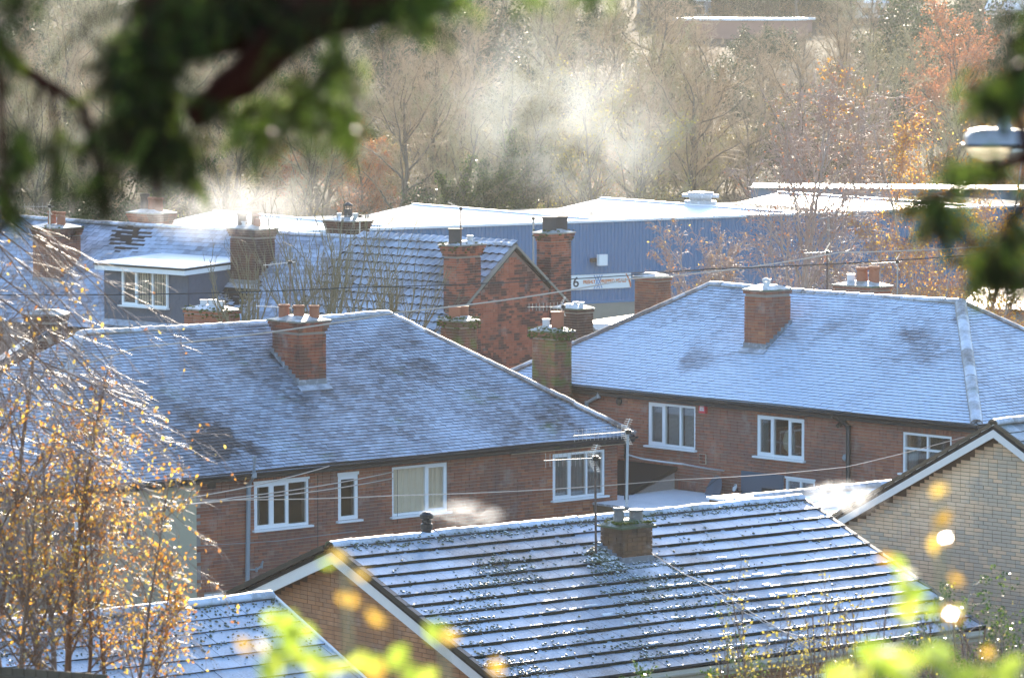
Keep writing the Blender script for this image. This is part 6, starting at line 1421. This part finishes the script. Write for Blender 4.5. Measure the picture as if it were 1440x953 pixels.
# --- out-of-focus leafy shoots close to the camera, bottom
LEAFM = {}
def leaf_mesh(mat):
    if mat in LEAFM: return LEAFM[mat]
    pts = [(0, 0), (.25, .20), (.55, .30), (.8, .2), (1.0, 0), (.8, -.2), (.55, -.3), (.25, -.2)]; vs = [(x, y, -abs(y) * .0 + .25 * abs(y) + .08 * math.sin(x * 3)) for x, y in pts] + [(.35, 0, -.02), (.7, 0, 0.0)]
    fs3 = [(0, 1, 8), (1, 2, 8), (2, 9, 8), (2, 3, 9), (3, 4, 9), (4, 5, 9), (5, 6, 9), (6, 8, 9), (6, 7, 8), (7, 0, 8)]
    LEAFM[mat] = mkmesh('leaf', np.array(vs), [np.array(fs3)], [VM[mat]]); return LEAFM[mat]
def shoot(pts, Y, leaves, size, label, seed, name='leafy_shoot', clusters=()):
    """pts: the stem; leaves: (u, v, material, size factor)"""
    r2 = random.Random(seed); P0 = [P(u, v, Y + dy) for u, v, dy in pts]; base = P0[0].copy(); base.z = gz(base.x, base.y); o = thing(name, base, label, 'plant')
    MB().tube([base] + P0, .005, 6, .002).build('stem', VM['twigg'], o)
    for (u, v, mt, s_) in leaves:
        q = P(u, v, Y + r2.uniform(-.12, .12)); L = size * s_
        x = Vector((r2.gauss(0, 1), r2.gauss(0, .8), r2.gauss(-.1, .8))).normalized(); y = x.cross(Vector((r2.gauss(0, .4), -1, r2.gauss(.3, .4)))).normalized(); z_ = x.cross(y)
        lf = bpy.data.objects.new('leaf', leaf_mesh(mt)); COL.objects.link(lf); lf.parent = o; p = q - x * L / 2 - org(o)
        lf.matrix_local = Matrix(((x.x * L, y.x * L, z_.x * L, p.x), (x.y * L, y.y * L, z_.y * L, p.y), (x.z * L, y.z * L, z_.z * L, p.z), (0, 0, 0, 1)))
        st = min(P0, key=lambda k: (k - q).length)
def cl(u, v, n, su, sv, mt, seed, s0=.7, s1=1.2): r2 = random.Random(seed); return [(u + r2.gauss(0, su), v + r2.gauss(0, sv), mt, r2.uniform(s0, s1)) for _ in range(n)]
shoot([(1300, 1000, 0), (1272, 930, 0), (1270, 860, 0), (1272, 800, 0)], 5.6, cl(1272, 825, 7, 8, 22, 'lime', 1) + [(1246, 786, 'gold', .6), (1340, 862, 'gold', .8), (1310, 855, 'lime', .8)], .040, 'blurred upright shoot with lime leaves before the front gutter', 2)
shoot([(1330, 1000, 0), (1320, 780, 0), (1322, 690, 0)], 5.8, [(1325, 728, 'gold', .9), (1316, 765, 'gold', .9), (1329, 756, 'gold', .7), (1322, 690, 'gold', .8), (1346, 812, 'gold', .7), (1390, 918, 'gold', .8), (1348, 860, 'lime', .7)], .034, 'blurred shoot with golden leaves rising in front of the buff wall', 3)
shoot([(1270, 1010, 0), (1270, 960, 0), (1260, 920, 0)], 5.2, cl(1265, 935, 11, 32, 16, 'lime', 4, .8, 1.4) + cl(1370, 948, 12, 34, 12, 'lime', 5) + cl(1180, 952, 6, 22, 8, 'lime', 15), .042, 'blurred mound of lime leaves at the bottom edge, lower right', 6)
shoot([(420, 1000, 0), (410, 930, 0), (390, 870, 0)], 5.4, cl(402, 880, 12, 14, 14, 'lime', 7) + cl(430, 925, 12, 30, 16, 'lime', 8) + [(365, 908, 'gold', .9), (342, 905, 'gold', .6), (380, 945, 'lime', 1)], .040, 'blurred lime-leaved shoot over the verge of the garage roof', 9)
shoot([(500, 1000, 0), (490, 900, 0), (485, 790, 0), (478, 770, 0)], 5.5, [(478, 779, 'gold', .8), (506, 805, 'gold', .8), (489, 842, 'gold', .9), (530, 865, 'gold', .9), (460, 790, 'lime', .6), (497, 925, 'lime', 1.2), (520, 930, 'lime', 1.1), (470, 935, 'lime', 1), (455, 950, 'lime', 1.2), (530, 945, 'gold', .9)], .036, 'blurred shoot dotted with round golden leaves before the white bargeboard', 10)
shoot([(640, 1010, 0), (620, 900, 0), (615, 880, 0)], 5.5, [(618, 884, 'lime', 1.0), (605, 890, 'lime', .8), (632, 893, 'gold', .7), (700, 938, 'gold', .8), (560, 925, 'lime', 1.1), (575, 945, 'lime', 1.1), (600, 950, 'lime', .9)], .038, 'blurred low shoot with two lime leaves over the foot of the verge', 12)

def glint_leaf(u, v, Y, L, label):  # added leaf turned to mirror the sun into the camera
    p = P(u, v, Y); hv = ((CO - p).normalized() + sd).normalized(); a = hv.cross(Z).normalized(); b = hv.cross(a)
    m = M('glint_leaf_gloss'); mt = m.bsdf((.75, .72, .35), .22, 1.0); base = Vector((p.x, p.y, gz(p.x, p.y))); o = thing('leafy_shoot', base, label, 'plant')
    MB().tube([base, p - a * L * .5], .002, 5, .001).build('stem', VM['twigg'], o)
    MB().add([p - a * L * .5, p - b * L * .3, p + a * L * .5, p + b * L * .3], [(0, 1, 2, 3)]).build('leaf', mt, o)
glint_leaf(1330, 756, 5.8, .007, 'added glint leaf tilted to flash the sun beside the golden leaves on the buff wall'); glint_leaf(1337, 862, 5.4, .008, 'added glint leaf flashing the sun over the lower right corner of the front roof')
# --- the yew overhead
def yew(name, label, limbs, sprays, Y, seed, root):
    r2 = random.Random(seed); o = thing(name, root, label, 'tree')
    for (pts, r0, r1) in limbs:
        q = [P(u, v, Y + dy) for u, v, dy in pts]; n_ = len(q); r0 *= 1.65; r1 *= 1.65; rr = [r0 + (r1 - r0) * i / (n_ - 1) for i in range(n_)]; fine = []; fr_ = []
        for i in range(n_ - 1):
            for k in range(5): t_ = k / 5; fine.append(q[i].lerp(q[i + 1], t_) + Vector((r2.gauss(0, 1), 0, r2.gauss(0, 1))) * rr[i] * .10); fr_.append(rr[i] + (rr[i + 1] - rr[i]) * t_)
        fine.append(q[-1]); fr_.append(rr[-1]); MB().tube(fine, fr_, 12).build('branch', VM['yewbark'], o, True)
    rg_ = np.random.default_rng(seed); V, F, Rn, off = ([], []), ([], []), ([], []), [0, 0]; tw = MB()
    for (u, v, su, sv, n) in sprays:
        for _ in range(max(2, int(n * 1.5))):
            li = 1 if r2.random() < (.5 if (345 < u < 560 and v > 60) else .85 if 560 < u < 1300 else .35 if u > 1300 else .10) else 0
            a = P(u + r2.gauss(0, su * .85), v - 12 + r2.gauss(0, sv * .85), Y + r2.gauss(0, .10)); d = Vector((r2.gauss(0, .7), r2.gauss(0, .6), -abs(r2.gauss(.8, .5)))).normalized(); L = r2.uniform(.03, .075); side = d.cross(Vector((r2.gauss(0, .3), -1, r2.gauss(0, .3)))).normalized()
            tw.tube([a, a + d * L], .0012, 4, .0008); m_ = int(L / .0028); t_ = (np.arange(m_) / m_)[:, None]; sg = np.where(np.arange(m_) % 2, 1, -1)[:, None]
            A_ = np.array(a[:]) + np.array(d[:]) * L * t_; nl = .014 * (1 - .45 * t_) * rg_.uniform(.8, 1.15, (m_, 1)); dirn = np.array(side[:]) * sg + np.array(d[:]) * .55 + rg_.normal(0, .12, (m_, 3)); dirn /= np.linalg.norm(dirn, axis=1)[:, None]
            wv = np.cross(dirn, np.array(d.cross(side)[:])); wv /= np.linalg.norm(wv, axis=1)[:, None]; wv *= .0014
            V[li].append(np.stack([A_ - wv * .5, A_ + dirn * nl * .5 - wv, A_ + dirn * nl, A_ + dirn * nl * .5 + wv], 1).reshape(-1, 3)); F[li].append((np.arange(m_) * 4)[:, None] + np.array([[0, 1, 2, 3]]) + off[li]); off[li] += 4 * m_; Rn[li].append(np.repeat(rg_.random(m_) * .4 + r2.random() * .6, 4))
    tw.build('twigs', VM['yewbark'], o)['kind'] = 'stuff'; 
    for li in (0, 1):
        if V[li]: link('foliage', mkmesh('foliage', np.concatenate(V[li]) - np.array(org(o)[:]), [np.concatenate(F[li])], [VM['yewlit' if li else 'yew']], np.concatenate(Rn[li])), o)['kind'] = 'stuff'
rt = Vector((-2.2, 5.4, gz(-2.2, 5.4)))
yew('yew_tree', 'dark out-of-focus yew with a thick red-brown bough across the top left corner',
    [([(560, -60, 0), (470, 0, 0), (390, 62, 0), (330, 120, .02), (268, 165, .04)], .030, .013), ([(640, -30, .1), (480, 5, .1), (340, 38, .1), (240, 60, .1), (180, 95, .1)], .030, .014), ([(600, -60, .15), (480, -20, .15), (380, 20, .15), (300, 30, .15), (250, 70, .15)], .030, .016), ([(420, -90, .3), (330, -30, .3), (240, -10, .3), (190, 30, .3)], .030, .018), ([(430, -70, .1), (330, 5, .1), (240, 20, .12), (190, 70, .12), (170, 110, .15)], .020, .006), ([(250, -60, .1), (225, 10, .1), (190, 110, .1), (205, 200, .12), (225, 290, .15)], .010, .003),
     ([(-60, -20, .1), (20, 90, .1), (70, 118, .1), (115, 150, .1), (138, 230, .12), (145, 300, .15)], .008, .003), ([(60, 118, .1), (38, 190, .1), (30, 250, .1)], .004, .002), ([(70, 130, .1), (80, 200, .1), (82, 250, .1)], .004, .002), ([(-20, 40, 0), (0, 120, 0), (5, 330, 0)], .006, .003),
     ([(rt.x / 6.2 * 6000 + 720, 1500, -.2), (-400, 200, -.1), (-200, -160, 0), (250, -160, 0), (560, -60, 0)], .10, .03)],
    [(300, 15, 60, 18, 60), (240, 60, 36, 26, 50), (400, 20, 40, 20, 30), (205, 150, 26, 45, 120), (230, 210, 26, 25, 60), (190, 100, 28, 26, 60), (225, 60, 30, 26, 36), (270, 250, 6, 22, 12), (300, 150, 26, 16, 10), (370, 175, 18, 30, 34), (425, 165, 18, 34, 40), (465, 110, 16, 40, 34), (490, 170, 14, 24, 24), (410, 60, 20, 30, 16), (520, 20, 26, 16, 22), (590, 12, 20, 14, 22), (640, 0, 8, 8, 5), (745, -12, 12, 7, 6), (840, -12, 12, 8, 7), (600, 40, 10, 10, 5),
     (30, 230, 8, 36, 22), (80, 225, 8, 30, 16), (138, 262, 10, 34, 26), (8, 60, 12, 50, 24), (8, 290, 9, 30, 22), (30, 10, 20, 12, 12), (150, 190, 14, 20, 14), (130, 60, 10, 12, 3)], 6.4, 101, rt)
rt2 = Vector((2.0, 5.6, gz(2.0, 5.6)))
yew('yew_tree', 'out-of-focus yew sprays hanging down the right edge around the street lantern',
    [([(1480, -60, 0), (1445, 60, 0), (1430, 150, 0), (1450, 260, 0), (1418, 330, 0), (1420, 400, 0)], .007, .003), ([(1460, 40, 0), (1420, 110, 0), (1395, 145, 0)], .005, .002), ([(1470, 215, 0), (1400, 235, 0), (1350, 260, 0), (1315, 300, 0)], .006, .002), ([(rt2.x / 6.6 * 6000 + 720, 1400, 0), (2200, 200, 0), (1700, -100, 0), (1480, -60, 0)], .05, .007)],
    [(1438, 60, 10, 40, 22), (1430, 125, 18, 22, 40), (1395, 140, 20, 12, 30), (1370, 245, 26, 10, 30), (1318, 295, 16, 20, 34), (1335, 320, 12, 12, 12), (1405, 360, 14, 26, 30), (1432, 330, 10, 36, 18), (1385, 385, 16, 12, 18), (1425, 400, 12, 12, 14)], 6.6, 102, rt2)

# added glossy facets angled to flash the sun become soft discs out of focus
mw = M('glint_facet'); mwm = mw.bsdf((.26, .20, .06), .42, .3)
yw = [o for o in COL.objects if o.name.startswith('yew_tree') and o.type == 'EMPTY']
for (u, v, L_) in [(262, 152, .0034), (272, 160, .0030), (198, 88, .0022), (243, 122, .0016), (500, 182, .0026), (472, 82, .0022), (447, 131, .0034), (410, 165, .0030), (282, 108, .0024), (505, 150, .0022), (383, 184, .0020), (1352, 262, .0016), (1432, 88, .0018)]:
    p = P(u, v, 6.2); hv = ((CO - p).normalized() + sd).normalized(); a = hv.cross(Z).normalized() * L_; b = hv.cross(a.normalized()) * L_ * .8
    MB().add([p - a, p - b, p + a, p + b], [(0, 1, 2, 3)]).build('glint_facet', mwm, yw[0] if u < 900 else yw[1])
# ------------------------------------------------------------------ smoke, steam and haze
def smoke(name, c, half, dens, label, seed, thr=.42, scale=1.4, col=(1, 1, 1), an=.35, rot=0.0, tall=False, stretch=(1, 1, 1)):
    mb = MB().box((0, 0, 0), (half[0], 0, 0), (0, half[1], 0), (0, 0, half[2])); m = M(name + '_volume'); tc = m.n("TexCoord").outputs["Object"]
    sc_ = m.n("VectorMath", {0: tc, 1: (1 / half[0], 1 / half[1], 1 / half[2])}, operation='MULTIPLY').outputs[0]
    st_ = m.n("VectorMath", {0: tc, 1: stretch}, operation='MULTIPLY').outputs[0]
    d = m.n("VectorMath", {0: sc_}, operation='LENGTH').outputs[1 if len(m.t.nodes) < 0 else 'Value']; fall = m.ss(d, 1.0, .35)
    wv = m.n("VectorMath", {0: m.noise(scale * .6, 2, st_, off=seed + 5), 1: (1.6, 1.6, 1.6)}, operation='MULTIPLY').outputs[0]
    wp_ = m.n("VectorMath", {0: st_, 1: wv}, operation='ADD').outputs[0]
    f = m.ss(m.noise(scale, 5, wp_, .62, off=seed), thr, thr + .28); de = m.math('MULTIPLY', m.math('MULTIPLY', f, fall), dens)
    pv = m.n("VolumePrincipled", {"Color": col, "Anisotropy": an, "Density": de}); m.t.links.new(pv.outputs[0], m.out.inputs[1])
    o = mb.build(name, m.m); o.location = c; o.rotation_euler = (0, rot, 0); o['kind'] = 'stuff'; o['label'] = label; return o
smoke('chimney_smoke', P(790, 165, 134), (4.8, 1.6, 3.3), .14, 'large drifting plume of grey white smoke in front of the wood', 3, .33, .5, rot=R_(22), col=(.86, .93, 1))
smoke('chimney_smoke', P(300, 295, 130.5), (3.2, 1.2, 1.3), .26, 'dense sunlit white smoke pouring from the terrace stacks', 8, .34, .8)
smoke('chimney_smoke', P(420, 280, 135), (2.6, 1.2, 1.0), .14, 'thin smoke drifting right from the terrace stacks', 12, .38, .7)
fl_ = P(600, 735, 76); smoke('flue_steam', P(652, 722, 76), (.9, .35, .34), 1.2, 'wisp of steam drifting from the black flue on the front ridge', 5, .40, 3.0, stretch=(.6, 1, 1), rot=R_(4))
smoke('flue_steam', P(1185, 700, 80.0), (.95, .5, .42), 2.4, 'curling white steam over the low frosted roof', 9, .42, 2.6)
mh = M('haze_volume'); pv = mh.n("VolumePrincipled", {"Color": (1.0, .98, .94), "Anisotropy": .35, "Density": .00014}); mh.t.links.new(pv.outputs[0], mh.out.inputs[1])
MB().box((0, 690, 8.5), (640, 0, 0), (0, 730, 0), (0, 0, 20.0)).build('haze', mh.m)['kind'] = 'stuff'
